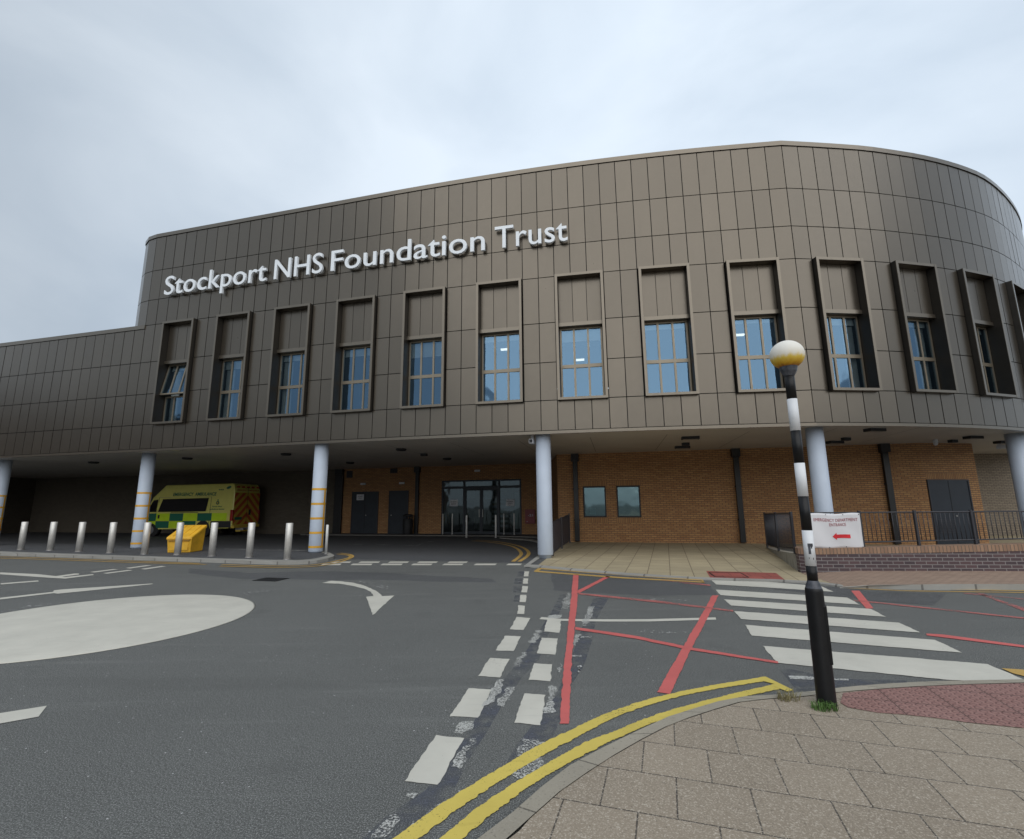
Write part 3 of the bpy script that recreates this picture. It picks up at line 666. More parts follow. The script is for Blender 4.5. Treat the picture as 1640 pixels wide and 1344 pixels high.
# yellow double lines
mb = MB(); YL = M['yellow']
uo = q2([(300, 1400), (385, 1344), (550, 1220), (700, 1120), (850, 1030), (1050, 910), (1200, 842)]) + q3([(120, 800), (200, 765), (400, 695), (650, 640), (930, 595)])
ui = q2([(400, 1410), (500, 1344), (700, 1190), (900, 1060), (1080, 950), (1250, 865)]) + q3([(200, 800), (400, 722), (650, 660), (945, 613)])
lo_ = q2([(500, 1415), (600, 1344), (750, 1215), (900, 1110), (1100, 990), (1300, 880)]) + q3([(200, 865), (400, 780), (600, 720), (800, 670), (985, 628)])
li_ = q2([(600, 1425), (700, 1344), (850, 1220), (1000, 1105), (1200, 985)]) + q3([(120, 950), (200, 905), (400, 815), (600, 750), (800, 695), (1020, 648)])
def band(mb, A, B, z, m, n=50):
    def at(pts, f):
        L = [0]
        for a, b in zip(pts, pts[1:]): L.append(L[-1] + (b - a).length)
        t = L[-1] * f; k = 0
        while k < len(pts) - 2 and L[k + 1] < t: k += 1
        return pts[k].lerp(pts[k + 1], (t - L[k]) / max(1e-9, L[k + 1] - L[k]))
    A, B = smooth(A), smooth(B)
    rnd = random.Random(3); n = 260; ja, jb = [], []; wa = wb = 0
    for k in range(n + 1):
        wa = 0.5 * wa + rnd.uniform(-0.0055, 0.0055); wb = 0.5 * wb + rnd.uniform(-0.0055, 0.0055); p, q = at(A, k / n), at(B, k / n); d = (p - q).normalized(); ja.append(p + d * wa); jb.append(q + d * wb)
    for k in range(n): mb.poly([ja[k], ja[k + 1], jb[k + 1], jb[k]], z, m)
band(mb, uo, ui, Z3, YL); band(mb, lo_, li_, Z3, YL)
mb.poly(q3([(930, 594.5), (945, 594), (1075, 657), (1045, 663), (985, 640), (985, 628), (922, 612)]), Z3 + 0.002, YL)
YF = M['yellow_far']
mb.poly(q4([(1055, 556), (1300, 570), (1300, 605), (1159, 592), (1110, 580)]), Z3 + 0.003, YF)
strip(mb, qp([(1353, 940.8), (1450, 943.6), (1640, 946.6)]) + [G(1640, 946.6) + Vector((20, -1.4))], 0.07, Z3, YF)
strip(mb, qp([(1358, 942.5), (1450, 946.8), (1640, 949.6)]) + [G(1640, 949.6) + Vector((20, -1.4))], 0.07, Z3, YF)
for l in ([(208, 841), (226, 841), (650, 873), (1093, 903), (1105, 920), (1095, 921), (1088, 909), (650, 879), (225, 847)], [(186, 856), (208, 841), (225, 847), (212, 856), (650, 889), (1095, 914), (1105, 920), (650, 896), (186, 861)]): mb.poly(qc(l), Z3, YF)
def zz(l): return [G(680 + x / 7.4545, 740 + y / 7.456) for x, y in l]
strip(mb, smooth(zz([(560, 945), (700, 952), (870, 972), (1000, 995), (1100, 1030), (1162, 1090), (1140, 1130), (1055, 1193)])), 0.12, 0.010, YF)
strip(mb, smooth(zz([(600, 935), (750, 942), (900, 957), (1050, 985), (1180, 1022), (1252, 1080), (1230, 1130), (1130, 1193)])), 0.12, 0.010, YF)
strip(mb, smooth([G(-250, 888), G(0, 892), G(100, 895), G(210, 899), G(320, 903)]), 0.09, 0.010, YF)
strip(mb, smooth([G(-250, 890), G(0, 894.3), G(100, 897.3), G(210, 901.5), G(330, 904.5)]), 0.09, 0.010, YF)
strip(mb, smooth([G(355, 905), G(440, 907.5), G(490, 907), G(525, 902.5), G(548, 897), G(562, 893), G(560, 890), G(540, 888)]), 0.09, 0.013, YF)
strip(mb, smooth([G(352, 907.5), G(440, 910), G(500, 909), G(540, 902.5), G(556, 897), G(566, 892.5), G(563, 888.8), G(545, 886.5)]), 0.09, 0.013, YF)
mb.build('yellow_line_markings', kind='structure')
mb = MB(); c = G(434, 928.5); T = lambda p: Vector((c.x, c.y, 0)) + Matrix.Rotation(R(-14), 3, 'Z') @ p
mb.box(-0.30, 0.30, -0.22, 0.22, 0.003, 0.010, M['iron'], T)
for k in range(6): mb.box(-0.27, 0.27, -0.19 + k * 0.065, -0.155 + k * 0.065, 0.010, 0.014, M['iron'], T)
mb.build('drain_cover', label='black iron drain cover in the road beside the painted roundabout', cat='drain cover', origin=(c.x, c.y, 0))
mb = MB(); c = G(1166, 921, FZ); T = lambda p: Vector((c.x, c.y, FZ)) + Matrix.Rotation(R(-12), 3, 'Z') @ p
mb.box(-0.32, 0.32, -0.32, 0.32, 0.0042, 0.008, M['red_slab'], T)
for s_ in (-1, 1):
    mb.box(s_ * 0.335 - 0.012, s_ * 0.335 + 0.012, -0.345, 0.345, 0.0042, 0.010, M['iron'], T)
    mb.box(-0.345, 0.345, s_ * 0.357 - 0.012, s_ * 0.357 + 0.012, 0.0042, 0.010, M['iron'], T)
mb.build('manhole_cover', label='square red painted manhole cover in the red slabs behind the zebra crossing', cat='manhole cover', origin=(c.x, c.y, FZ))

exec_rest = True
# ------------------------------------------------------------------ the building
K = 1.2 / 1.24
STEP = 0.5335 * K
def zs(z): return 1.6 + (z - 1.6) * K
ZB, ZJ, R6, R5, R4, R3, R2, R1, ZC, ZT = zs(3.765), zs(3.87), zs(4.84), zs(6.09), zs(7.43), zs(9.03), zs(10.14), zs(11.46), zs(12.99), zs(13.155)
ZLOWC, ZLOW = zs(8.88), zs(9.05)
def heading(i):
    tb = [(-100, -14.1), (16, -14.1), (20, -13.0), (25, -11.9), (30, -9.8), (35, -7.8), (38, -6.4), (41.9, -5.4), (42, 4.3), (46, 6.0), (48, 10.2), (50, 11.3), (52, 14.6), (54, 17.6), (56, 21.0), (58, 27.5), (60, 30.8), (62, 33.0), (66, 38.0), (90, 92.0)]
    for (a, x), (b, y) in zip(tb, tb[1:]):
        if a <= i <= b: return x + (y - x) * (i - a) / (b - a)
    return tb[-1][1]
I0, I1 = -66, 86
PT = {15: Vector((-5.32, 16.29)) * K}
for i in range(15, I1): a = R(heading(i)); PT[i + 1] = PT[i] + Vector((math.cos(a), math.sin(a))) * STEP
for i in range(15, I0, -1): a = R(heading(i - 1)); PT[i - 1] = PT[i] - Vector((math.cos(a), math.sin(a))) * STEP
def nrm(i):
    a = R(heading(i - 0.5) if i == int(i) and i > 15 else heading(i)); b = R(heading(i))
    h = (a + b) / 2
    return Vector((math.sin(h), -math.cos(h)))      # outward
def WP(i, off=0.0):
    k = math.floor(i); f = i - k
    p = PT[k].lerp(PT[min(k + 1, I1)], f)
    n = nrm(k).lerp(nrm(k + 1), f).normalized() if f else nrm(k)
    return p + n * off
ARC = 1.64      # radius of the rounded upper corner at joint -4
def AP(k, off=0.0):
    """k-th joint along the rounded corner, going away from joint -4"""
    a0 = R(-14.1); n = Vector((math.sin(-a0), math.cos(a0)))      # into the building
    c = PT[-4] + n * ARC; th = k * STEP / ARC
    th = min(th, R(92)); v = -n; v = Vector((v.x * math.cos(th) + v.y * math.sin(th), -v.x * math.sin(th) + v.y * math.cos(th)))
    p = c + v * (ARC + off)
    if k * STEP / ARC > R(92):
        d = Vector((v.y, -v.x)); p = p + d * (k * STEP - R(92) * ARC)
    return p
bld = empty('hospital_building', (0.9, 14.4, 0), label='long curved bronze clad hospital block raised on pale round columns over a brick ground floor', cat='building')
BO = Vector((0.9, 14.4, 0))
def bpart(mb, name, parent=None, **kw):
    """link a part in world space under the building"""
    o = mb.build(name, **kw); par = parent or bld
    o.parent = par
    o.matrix_parent_inverse = (par_world(par)).inverted()
    return o
def par_world(o):
    m = Matrix.LocRotScale(o.location, o.rotation_euler, (1, 1, 1)); q = o
    if o.parent is not None: m = par_world(o.parent) @ o.matrix_parent_inverse @ m
    return m
WIN = [-2 + 5 * k for k in range(16)]
def in_win(i): return any(a <= i < a + 3 for a in WIN)
clad = MB()
def panel(mb, P, za, zb, gap=0.0125, d=0.03, tone=None, m=None):
    """P(t, off): wall point for t in 0..1 along one module"""
    t0, t1 = gap / STEP, 1 - gap / STEP
    tn = random.random() if tone is None else tone
    tl = (random.random() - 0.5) * 0.006
    a, b = P(t0, 0.0 + tl), P(t1, 0.0 - tl); c, e_ = P(t0, -d), P(t1, -d); z0, z1 = za + gap, zb - gap
    mb.box8([(a.x, a.y, z0), (b.x, b.y, z0), (e_.x, e_.y, z0), (c.x, c.y, z0), (a.x, a.y, z1), (b.x, b.y, z1), (e_.x, e_.y, z1), (c.x, c.y, z1)], m or M['panel'], tn)
back = MB()
def backq(P, za, zb, off=-0.035):
    a, b = P(0, off), P(1, off); back.face([(a.x, a.y, za), (b.x, b.y, za), (b.x, b.y, zb), (a.x, a.y, zb)], M['dark'])
def band_(mb, P, za, zb, o0, o1, m, gapend=0.0):
    a, b, c, e_ = P(0, o1), P(1, o1), P(0, o0), P(1, o0)
    mb.box8([(a.x, a.y, za), (b.x, b.y, za), (e_.x, e_.y, za), (c.x, c.y, za), (a.x, a.y, zb), (b.x, b.y, zb), (e_.x, e_.y, zb), (c.x, c.y, zb)], m, 0.6)
trim = MB(); cop = MB(); cop2 = MB()
for i in range(I0, I1):
    P = lambda t, off, i=i: WP(i, off).lerp(WP(i + 1, off), t)
    if in_win(i):
        rows = [(ZJ, R6), (R3, R2), (R2, R1), (R1, ZC)]
    else:
        rows = [(ZJ, R6), (R6, R5), (R5, R4), (R4, R3), (R3, R2), (R2, R1), (R1, ZC)]
    low = i < -4
    if low: rows = [r for r in rows if r[0] < R4] + ([(R4, ZLOWC)] if not in_win(i) else [])
    for za, zb in rows: panel(clad, P, za, zb)
    if in_win(i): 
        backq(P, ZB, R6)
        if low: pass
        else: backq(P, R3, ZT)
    else: backq(P, ZB, ZLOW if low else ZT)
    band_(trim, P, ZB, ZJ - 0.012, -0.04, 0.035, M['trim'])
    if low: band_(cop2, P, ZLOWC + 0.006, ZLOW, -0.10, 0.03, M['trim'])
    else: band_(cop, P, ZC + 0.006, ZT, -0.10, 0.03, M['trim'])
for k in range(0, 26):
    P = lambda t, off, k=k: AP(k + 1, off).lerp(AP(k, off), t)
    for za, zb in ((ZLOW - 0.02, R2), (R2, R1), (R1, ZC)): panel(clad, P, za, zb)
    backq(P, ZLOW - 0.1, ZT); band_(cop, P, ZC + 0.006, ZT, -0.10, 0.03, M['trim'])
bpart(clad, 'cladding'); bpart(back, 'wall_backing'); bpart(trim, 'base_trim'); bpart(cop, 'roof_coping'); bpart(cop2, 'low_roof_coping')
# roofs and soffit
rf = MB()
up_ = [AP(k, -0.05) for k in range(25, -1, -1)] + [WP(i, -0.05) for i in range(-4, I1 + 1)]
rf.poly(up_ + [Vector((40, 45)), Vector((-14, 45))], ZT - 0.12, M['dark'])
rf.poly([WP(i, -0.05) for i in range(I0, -3)] + [Vector((-12, 45)), Vector((-40, 45))], ZLOW - 0.14, M['dark'])
bpart(rf, 'roof')
sf = MB()
sp = [WP(i, -0.01) for i in range(I0, I1 + 1)] + [Vector((40, 46)), Vector((-40, 46))]
sf.poly(sp[::-1], ZB + 0.03, M['soffit'])
sfo = bpart(sf, 'soffit')
for p in sfo.data.polygons: pass
bm = bmesh.new(); bm.from_mesh(sfo.data); bmesh.ops.triangulate(bm, faces=bm.faces); bmesh.ops.reverse_faces(bm, faces=bm.faces); bm.to_mesh(sfo.data); bm.free()
# soffit board joints: thin dark battens
sj = MB()
a0 = R(-12); dx = Vector((math.cos(a0), math.sin(a0))); dy = Vector((-dx.y, dx.x))
for k in range(-10, 9):
    p = Vector((0, 15.0)) + dx * (k * 2.4) 
    p += dy * (0.9 if k < 5 else 0.5)
    q = p + dy * 4.5
    w2 = dx * 0.006
    if k < 6: sj.face([(*(p - w2), ZB + 0.027), (*(p + w2), ZB + 0.027), (*(q + w2), ZB + 0.027), (*(q - w2), ZB + 0.027)], M['dark'])
bpart(sj, 'soffit_joints')

# windows
def make_window(a, idx):
    p0, p1 = WP(a, 0), WP(a + 3, 0); d = (p1 - p0); Wd = d.length; d.normalize(); n = Vector((d.y, -d.x))
    def T(p): return Vector((p0.x + d.x * p.x + n.x * p.y, p0.y + d.y * p.x + n.y * p.y, p.z))
    z0, z1 = R6 - 0.03, R3 - 0.0
    bw = 0.10; pr = 0.16; rc_ = -0.33
    fr = MB()
    e_ = 0.02
    fr.box(e_, bw, pr - 0.02, pr, z0, z1, M['trim'], T, 0.5); fr.box(Wd - bw, Wd - e_, pr - 0.02, pr, z0, z1, M['trim'], T, 0.5)
    fr.box(e_ + 0.002, bw - 0.002, -0.10, pr - 0.02, z0 + .002, z1 - .002, M['reveal'], T, 0.5); fr.box(Wd - bw + .002, Wd - e_ - .002, -0.10, pr - 0.02, z0 + .002, z1 - .002, M['reveal'], T, 0.5)  # fin sides in the dark reveal colour, with the shade beside them painted in
    fr.box(bw, Wd - bw, -0.10, pr - 0.003, z1 - 0.085, z1, M['trim'], T, 0.5); fr.box(bw, Wd - bw, -0.28, pr - 0.003, z0, z0 + 0.075, M['trim'], T, 0.5)
    zt = R4 - 0.13
    fr.box(bw, Wd - bw, -0.30, -0.055, zt, R4 - 0.01, M['trim'], T, 0.5)
    rev = MB()
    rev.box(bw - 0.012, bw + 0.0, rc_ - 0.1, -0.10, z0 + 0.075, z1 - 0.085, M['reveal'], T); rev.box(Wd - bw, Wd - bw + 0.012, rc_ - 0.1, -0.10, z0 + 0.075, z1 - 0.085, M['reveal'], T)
    o = bpart(fr, 'window')
    # inner faces of the deep fins take the same dark colour
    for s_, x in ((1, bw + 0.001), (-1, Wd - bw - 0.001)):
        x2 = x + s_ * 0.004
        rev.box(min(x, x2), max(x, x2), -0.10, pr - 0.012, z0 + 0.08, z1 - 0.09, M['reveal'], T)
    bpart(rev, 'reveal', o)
    ip = MB(); x0, x1 = bw + 0.006, Wd - bw - 0.006; w3 = (x1 - x0) / 3
    for k in range(3): ip.box(x0 + k * w3 + 0.008, x0 + (k + 1) * w3 - 0.008, -0.14, -0.10, R4 + 0.01, z1 - 0.09, M['panel'], T, random.random())
    ip.box(x0, x1, -0.19, -0.145, R4 - 0.01, z1 - 0.09, M['dark'], T)
    bpart(ip, 'inset_panel', o)
    sa = MB(); gy = -0.27; sx0, sx1 = bw + 0.012, Wd - bw - 0.012; sz0, sz1 = z0 + 0.077, zt - 0.002; zm = R5 - 0.10
    f = 0.055
    xs = [sx0, sx0 + (sx1 - sx0) / 3, sx0 + 2 * (sx1 - sx0) / 3, sx1]
    def sash(mbx, za, zb, TT, y=gy):
        mbx.box(sx0, sx1, y - 0.05, y + 0.02, za, za + f, M['wframe'], TT); mbx.box(sx0, sx1, y - 0.05, y + 0.02, zb - f, zb, M['wframe'], TT)
        for xx in xs:
            c0, c1 = (xx, xx + f) if xx == xs[0] else ((xx - f, xx) if xx == xs[-1] else (xx - f * 0.55, xx + f * 0.55))
            mbx.box(c0, c1, y - 0.05, y + 0.017, za + f, zb - f, M['wframe'], TT)
    pn = MB()
    def panes(za, zb, TT):
        for k in range(3): pn.face([TT(Vector((xs[k] + 0.02, gy - 0.01, za + 0.02))), TT(Vector((xs[k + 1] - 0.02, gy - 0.01, za + 0.02))), TT(Vector((xs[k + 1] - 0.02, gy - 0.01, zb - 0.02))), TT(Vector((xs[k] + 0.02, gy - 0.01, zb - 0.02)))], M['glass'])
    sash(sa, sz0, zm, T); panes(sz0, zm, T)
    if idx == 0:
        an = R(11)
        def T2(p):
            q = p.copy(); dz = q.z - sz1; dyy = q.y - gy; q.y = gy + dyy * math.cos(an) - dz * math.sin(an); q.z = sz1 + dz * math.cos(an) + dyy * math.sin(an); return T(q)
        sash(sa, zm, sz1, T2); panes(zm, sz1, T2)
    else: sash(sa, zm, sz1, T); panes(zm, sz1, T)
    bpart(sa, 'sash', o); bpart(pn, 'pane', o)
    rm_ = MB()
    xi0, xi1 = 0.03, Wd - 0.03
    P8 = [(xi0, -2.6), (xi1, -2.6), (xi1, rc_ - 0.02), (xi0, rc_ - 0.02)]
    def ff(pts): rm_.face([T(Vector(p)) for p in pts], M['room'])
    ff([(xi0, -2.6, z0), (xi1, -2.6, z0), (xi1, -2.6, R4), (xi0, -2.6, R4)])
    ff([(xi0, -2.6, z0), (xi0, rc_, z0), (xi0, rc_, R4), (xi0, -2.6, R4)]); ff([(xi1, -2.6, z0), (xi1, rc_, z0), (xi1, rc_, R4), (xi1, -2.6, R4)])
    ff([(xi0, -2.6, R4), (xi1, -2.6, R4), (xi1, -0.2, R4), (xi0, -0.2, R4)]); ff([(xi0, -2.6, z0), (xi1, -2.6, z0), (xi1, -0.2, z0), (xi0, -0.2, z0)])
    # box closing the top panel zone against the sky
    ff([(xi0, -0.36, R4), (xi1, -0.36, R4), (xi1, -0.36, R3), (xi0, -0.36, R3)])
    bpart(rm_, 'room', o)
    if idx in (6, 8, 9, 5):
        lt = MB(); yb = -1.1 if idx != 6 else -1.6; zc_ = R4 - 0.25 - (0.55 if idx == 6 else 0.15)
        lt.box(Wd * 0.35, Wd * 0.35 + 0.28, yb - 0.1, yb, zc_, zc_ + 0.05, M['tube'], T)
        bpart(lt, 'ceiling_lamp', o)
        if idx == 8:
            lt = MB(); lt.box(Wd * 0.06, Wd * 0.06 + 0.3, yb - 0.5, yb - 0.4, zc_ - 0.9, zc_ - 0.85, M['tube'], T); bpart(lt, 'ceiling_lamp', o)
    drop = {1: 0.35, 2: 0.25, 3: 0.3, 4: 0.55, 5: 0.22, 6: 0.42, 8: 0.15, 9: 0.25}.get(idx, 0.2)
    bl = MB(); bl.box(sx0 + 0.02, sx1 - 0.02, gy - 0.13, gy - 0.12, sz1 - drop, sz1, M['blind'], T)
    if idx in (0, 1, 2, 9, 10, 11):      # curtains drawn aside
        wd = 0.38 if idx < 4 else 0.34
        xa = sx0 + 0.02 if idx < 4 else sx1 - 0.02 - wd
        for k in range(8): bl.box(xa + wd * k / 8, xa + wd * (k + 0.8) / 8, gy - 0.22 - 0.02 * (k % 2), gy - 0.20, sz0, sz1 - drop, M['blind'], T)
    bpart(bl, 'blind', o)
    return o
for idx, a in enumerate(WIN): make_window(a, idx)

# columns
def make_column(c, bands, n_=40):
    r = 0.232; cm = MB()
    cm.lathe([(r - 0.045, 0), (r - 0.045, 0.10), (r - 0.01, 0.105), (r, 0.13), (r, ZB + 0.03)], M['column'], (c[0], c[1], c[2]), n_)
    o = bpart(cm, 'column')
    if bands:
        t = MB(); rt = r + 0.004
        hs = [2.17, 1.68, 1.20, 0.73, 0.27]
        for h in hs: t.lathe([(rt, h - 0.035), (rt, h + 0.035)], M['tape'], c, n_, cap=False)
        va = math.atan2(-c[1], -c[0]) + R(52); hw = 0.17
        for k in range(6):
            a, b = va - hw + 2 * hw * k / 6, va - hw + 2 * hw * (k + 1) / 6; q = rt + 0.003
            t.face([(c[0] + q * math.cos(a), c[1] + q * math.sin(a), c[2] + 0.235), (c[0] + q * math.cos(b), c[1] + q * math.sin(b), c[2] + 0.235), (c[0] + q * math.cos(b), c[1] + q * math.sin(b), c[2] + 2.205), (c[0] + q * math.cos(a), c[1] + q * math.sin(a), c[2] + 2.205)], M['tape'], smooth=True)
        bpart(t, 'warning_tape', o)
make_column((-22.35, 21.0, 0.0), True); make_column((-14.42, 18.88, 0.0), True); make_column((-6.62, 16.5, 0.0), True)
make_column((0.965, 14.78, 0.0), False); make_column((8.86, 13.86, 0.0), False); make_column((16.45, 15.52, 0.0), False); make_column((23.4, 20.6, 0.0), False)

# brick ground floor
bw_ = MB()
def wall(mb, p, q, z0, z1, m, thick=0.0, u0=0.0):
    p, q = Vector(p), Vector(q); l = (q - p).length
    mb.face([(p.x, p.y, z0), (q.x, q.y, z0), (q.x, q.y, z1), (p.x, p.y, z1)], m, [(u0, z0), (u0 + l, z0), (u0 + l, z1), (u0, z1)])
LW = lambda s: Vector((0, 25.6)) + Vector((math.cos(R(-14.3)), math.sin(R(-14.3)))) * s     # left wall line
RW_ = lambda s: Vector((3, 20.6)) + Vector((math.cos(R(-13)), math.sin(R(-13)))) * s         # right wall line
lwx = lambda x: x / math.cos(R(-14.3)); rwx = lambda x: (x - 3) / math.cos(R(-13))
top = ZB + 0.05
ENT0, ENT1, ENTZ = lwx(-3.9), lwx(0.46), 2.93
segs = [(lwx(-34), lwx(-10.1), 0, top), (lwx(-10.1), ENT0, 0, top), (ENT0, ENT1, ENTZ, top), (ENT1, lwx(1.95), 0, top)]
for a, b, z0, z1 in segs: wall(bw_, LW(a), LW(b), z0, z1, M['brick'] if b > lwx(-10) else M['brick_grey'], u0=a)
cn = Vector((1.95, 0)); cn = Vector((1.95, RW_(rwx(1.95)).y))
wall(bw_, LW(lwx(1.95)), cn, 0, top, M['brick'])
wall(bw_, cn, RW_(rwx(15.0)), 0, top, M['brick'], u0=rwx(1.95))
DS = lambda s: Vector((15.3, 17.795)) + Vector((math.cos(R(8)), math.sin(R(8)))) * s
wall(bw_, RW_(rwx(15.0)), DS(-0.1), 0, top, M['brick']); wall(bw_, DS(-0.1), DS(2.24), 0, top, M['brick'])
wall(bw_, DS(2.24), (18.0, 22.3), 0, top, M['brick'])
wall(bw_, (18.0, 22.3), (40, 21.8), 0, top, M['brick_far'])
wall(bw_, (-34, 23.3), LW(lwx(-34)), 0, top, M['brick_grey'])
wall(bw_, (40, 46), (40, 21.8), 0, top, M['brick_far'])
bpart(bw_, 'brick_wall')
bk = MB(); wall(bk, (-40, 46), (-14, 45), 0, ZT, M['dark']); wall(bk, (-40, 46), (40, 46), 0, ZT, M['dark']); wall(bk, WP(I0), (-40, 46), 0, ZLOW, M['dark']); wall(bk, WP(I1), (40, 46), 0, ZT, M['dark'])
bpart(bk, 'rear_wall')

def wT(base, h):
    d = Vector((math.cos(R(h)), math.sin(R(h)))); n = Vector((d.y, -d.x))
    def T(p): return Vector((base.x + d.x * p.x + n.x * p.y, base.y + d.y * p.x + n.y * p.y, p.z))
    return T
TR, TL, TD = wT(Vector((3, 20.6)), -13), wT(Vector((0, 25.6)), -14.3), wT(Vector((15.3, 17.795)), 8)
def rx(x): return rwx(x)
# two small windows
for x0, x1, za, zb in ((3.0, 3.93, 1.04, 2.32), (4.36, 5.29, 1.03, 2.32)):
    f = MB(); a, b = rx(x0), rx(x1); t_ = 0.055
    f.box(a, a + t_, -0.02, 0.03, za, zb, M['black_matt'], TR); f.box(b - t_, b, -0.02, 0.03, za, zb, M['black_matt'], TR)
    f.box(a + t_, b - t_, -0.02, 0.028, za, za + t_, M['black_matt'], TR); f.box(a + t_, b - t_, -0.02, 0.028, zb - t_, zb, M['black_matt'], TR)
    o = bpart(f, 'small_window')
    g_ = MB(); g_.face([TR(Vector(p)) for p in ((a + t_, 0.014, za + t_), (b - t_, 0.014, za + t_), (b - t_, 0.014, zb - t_), (a + t_, 0.014, zb - t_))], M['glass_teal']); bpart(g_, 'pane', o)
    g_ = MB(); g_.face([TR(Vector(p)) for p in ((a + t_, 0.004, za + t_), (b - t_, 0.004, za + t_), (b - t_, 0.004, zb - t_), (a + t_, 0.004, zb - t_))], M['panel_dark']); bpart(g_, 'backing', o)
    for z_ in (za - 0.235, zb + 0.01):
        so_ = MB(); P = [TR(Vector(p)) for p in ((a - 0.05, 0.004, z_), (b + 0.05, 0.004, z_), (b + 0.05, 0.004, z_ + 0.225), (a - 0.05, 0.004, z_ + 0.225))]
        so_.face(P, M['brick_soldier'], [(0, 0.0), (b - a + 0.1, 0.0), (b - a + 0.1, 0.225), (0, 0.225)]); bpart(so_, 'soldier_course', o)
pp = MB(); pp.box(rx(3.25), rx(3.5), 0.006, 0.009, 1.16, 1.42, M['paper'], TR); bpart(pp, 'window_notice')
# downpipes with hopper heads
def downpipe(T, x, w_=0.20, hw=0.32, z1=3.72):
    m_ = MB(); m_.box(x - w_ / 2, x + w_ / 2, 0.01, 0.16, 0.05, 3.42, M['pipe'], T); 
    m_.box(x - hw / 2, x + hw / 2, 0.005, 0.24, 3.40, z1, M['pipe'], T)
    for z_ in (0.9, 2.2): m_.box(x - w_ / 2 - 0.03, x + w_ / 2 + 0.03, 0.005, 0.10, z_, z_ + 0.05, M['pipe'], T)
    bpart(m_, 'downpipe', bevel=0.008)
downpipe(TR, rx(2.72)); downpipe(TR, rx(8.98)); downpipe(TR, rx(14.05)); downpipe(TL, lwx(-5.3)); downpipe(TL, lwx(-10.1), 0.5, 0.5)
# plain doors
def door(T, a, b, z0, z1, double=True, louv=None, name='door'):
    m_ = MB(); m_.box(a, b, 0.0, 0.03, z0, z1, M['door'], T)
    o = bpart(m_, name)
    f = MB(); f.box(a - 0.05, a, 0, 0.05, z0, z1 + 0.05, M['rail'], T); f.box(b, b + 0.05, 0, 0.05, z0, z1 + 0.05, M['rail'], T); f.box(a, b, 0, 0.048, z1, z1 + 0.05, M['rail'], T)
    bpart(f, 'door_frame', o)
    if double:
        s_ = MB(); c = (a + b) / 2; s_.box(c - 0.012, c + 0.012, 0.028, 0.036, z0, z1, M['black_matt'], T); bpart(s_, 'meeting_stile', o)
    h = MB(); c = (a + b) / 2 + (0.10 if double else -(b - a) * 0.38)
    h.box(c - 0.012, c + 0.012, 0.03, 0.07, z0 + 0.98, z0 + 1.03, M['steel'], T); bpart(h, 'handle', o)
    if louv:
        l = MB(); x0, x1, za, zb = louv; n = 9
        for k in range(n):
            z_ = za + (zb - za) * k / n; l.box(x0, x1, 0.03, 0.05, z_, z_ + (zb - za) / n * 0.55, M['rail'], T)
        bpart(l, 'louvre', o)
    return o
door(TL, lwx(-9.24), lwx(-7.68), 0.06, 2.36); door(TL, lwx(-6.95), lwx(-5.87), 0.06, 2.38, False); door(TL, lwx(-20.2), lwx(-18.3), 0.02, 2.3)
door(TD, 0.04, 1.72, 0.03, 2.31, True, (0.18, 0.85, 0.42, 0.93))
so_ = MB(); so_.face([TD(Vector(p)) for p in ((-0.0, 0.004, 2.37), (1.78, 0.004, 2.37), (1.78, 0.004, 2.595), (-0.0, 0.004, 2.595))], M['brick_soldier'], [(0, 0), (1.78, 0), (1.78, 0.225), (0, 0.225)]); bpart(so_, 'soldier_course')
st = MB()
st.box(-0.02, 0.02, 0.03, 0.034, 1.8, 1.84, M['lamp_red'], TD) if False else None
# glazed entrance
E0, E1 = ENT0, ENT1
fr = MB(); t_ = 0.09; DL, DR = lwx(-2.6), lwx(-0.78)
D_ = M['door']
fr.box(E0, E0 + t_, -0.1, 0.04, 0.06, ENTZ, D_, TL); fr.box(E1 - t_, E1, -0.1, 0.04, 0.06, ENTZ, D_, TL)
fr.box(E0 + t_, E1 - t_, -0.1, 0.038, ENTZ - 0.08, ENTZ, D_, TL); fr.box(E0 + t_, E1 - t_, -0.1, 0.036, 2.47, 2.60, D_, TL)
fr.box(DL - 0.09, DL, -0.1, 0.05, 0.06, ENTZ - 0.08, D_, TL); fr.box(DR, DR + 0.09, -0.1, 0.05, 0.06, ENTZ - 0.08, D_, TL)
fr.box(E0 + t_, DL - 0.09, -0.1, 0.034, 0.06, 0.16, D_, TL); fr.box(DR + 0.09, E1 - t_, -0.1, 0.034, 0.06, 0.16, D_, TL)
ent = bpart(fr, 'entrance')
for a, b, hs in ((DL, (DL + DR) / 2 - 0.004, 1), ((DL + DR) / 2 + 0.004, DR, 0)):
    lf = MB(); s_ = 0.08
    lf.box(a, a + s_, -0.06, 0.02, 0.07, 2.465, D_, TL); lf.box(b - s_, b, -0.06, 0.02, 0.07, 2.465, D_, TL); lf.box(a + s_, b - s_, -0.06, 0.018, 0.07, 0.20, D_, TL); lf.box(a + s_, b - s_, -0.06, 0.018, 2.36, 2.465, D_, TL)
    o = bpart(lf, 'door_leaf', ent)
gl = MB()
for a, b, z0, z1 in ((E0 + t_, DL - 0.09, 0.16, 2.47), (DR + 0.09, E1 - t_, 0.16, 2.47), (DL, DR, 0.2, 2.4), (E0 + t_, DL - .09, 2.6, ENTZ - .08), (DL, DR, 2.6, ENTZ - .08), (DR + .09, E1 - t_, 2.6, ENTZ - .08)):
    gl.face([TL(Vector(p)) for p in ((a, -0.03, z0), (b, -0.03, z0), (b, -0.03, z1), (a, -0.03, z1))], M['glass_dark'])
bpart(gl, 'glazing', ent)
hd = MB(); c = (DL + DR) / 2
for s_ in (-1, 1): hd.box(c + s_ * 0.10 - 0.012, c + s_ * 0.10 + 0.012, 0.03, 0.07, 0.95, 1.35, M['steel'], TL)
bpart(hd, 'handle', ent)
lb = MB()       # entrance lobby seen through the glass
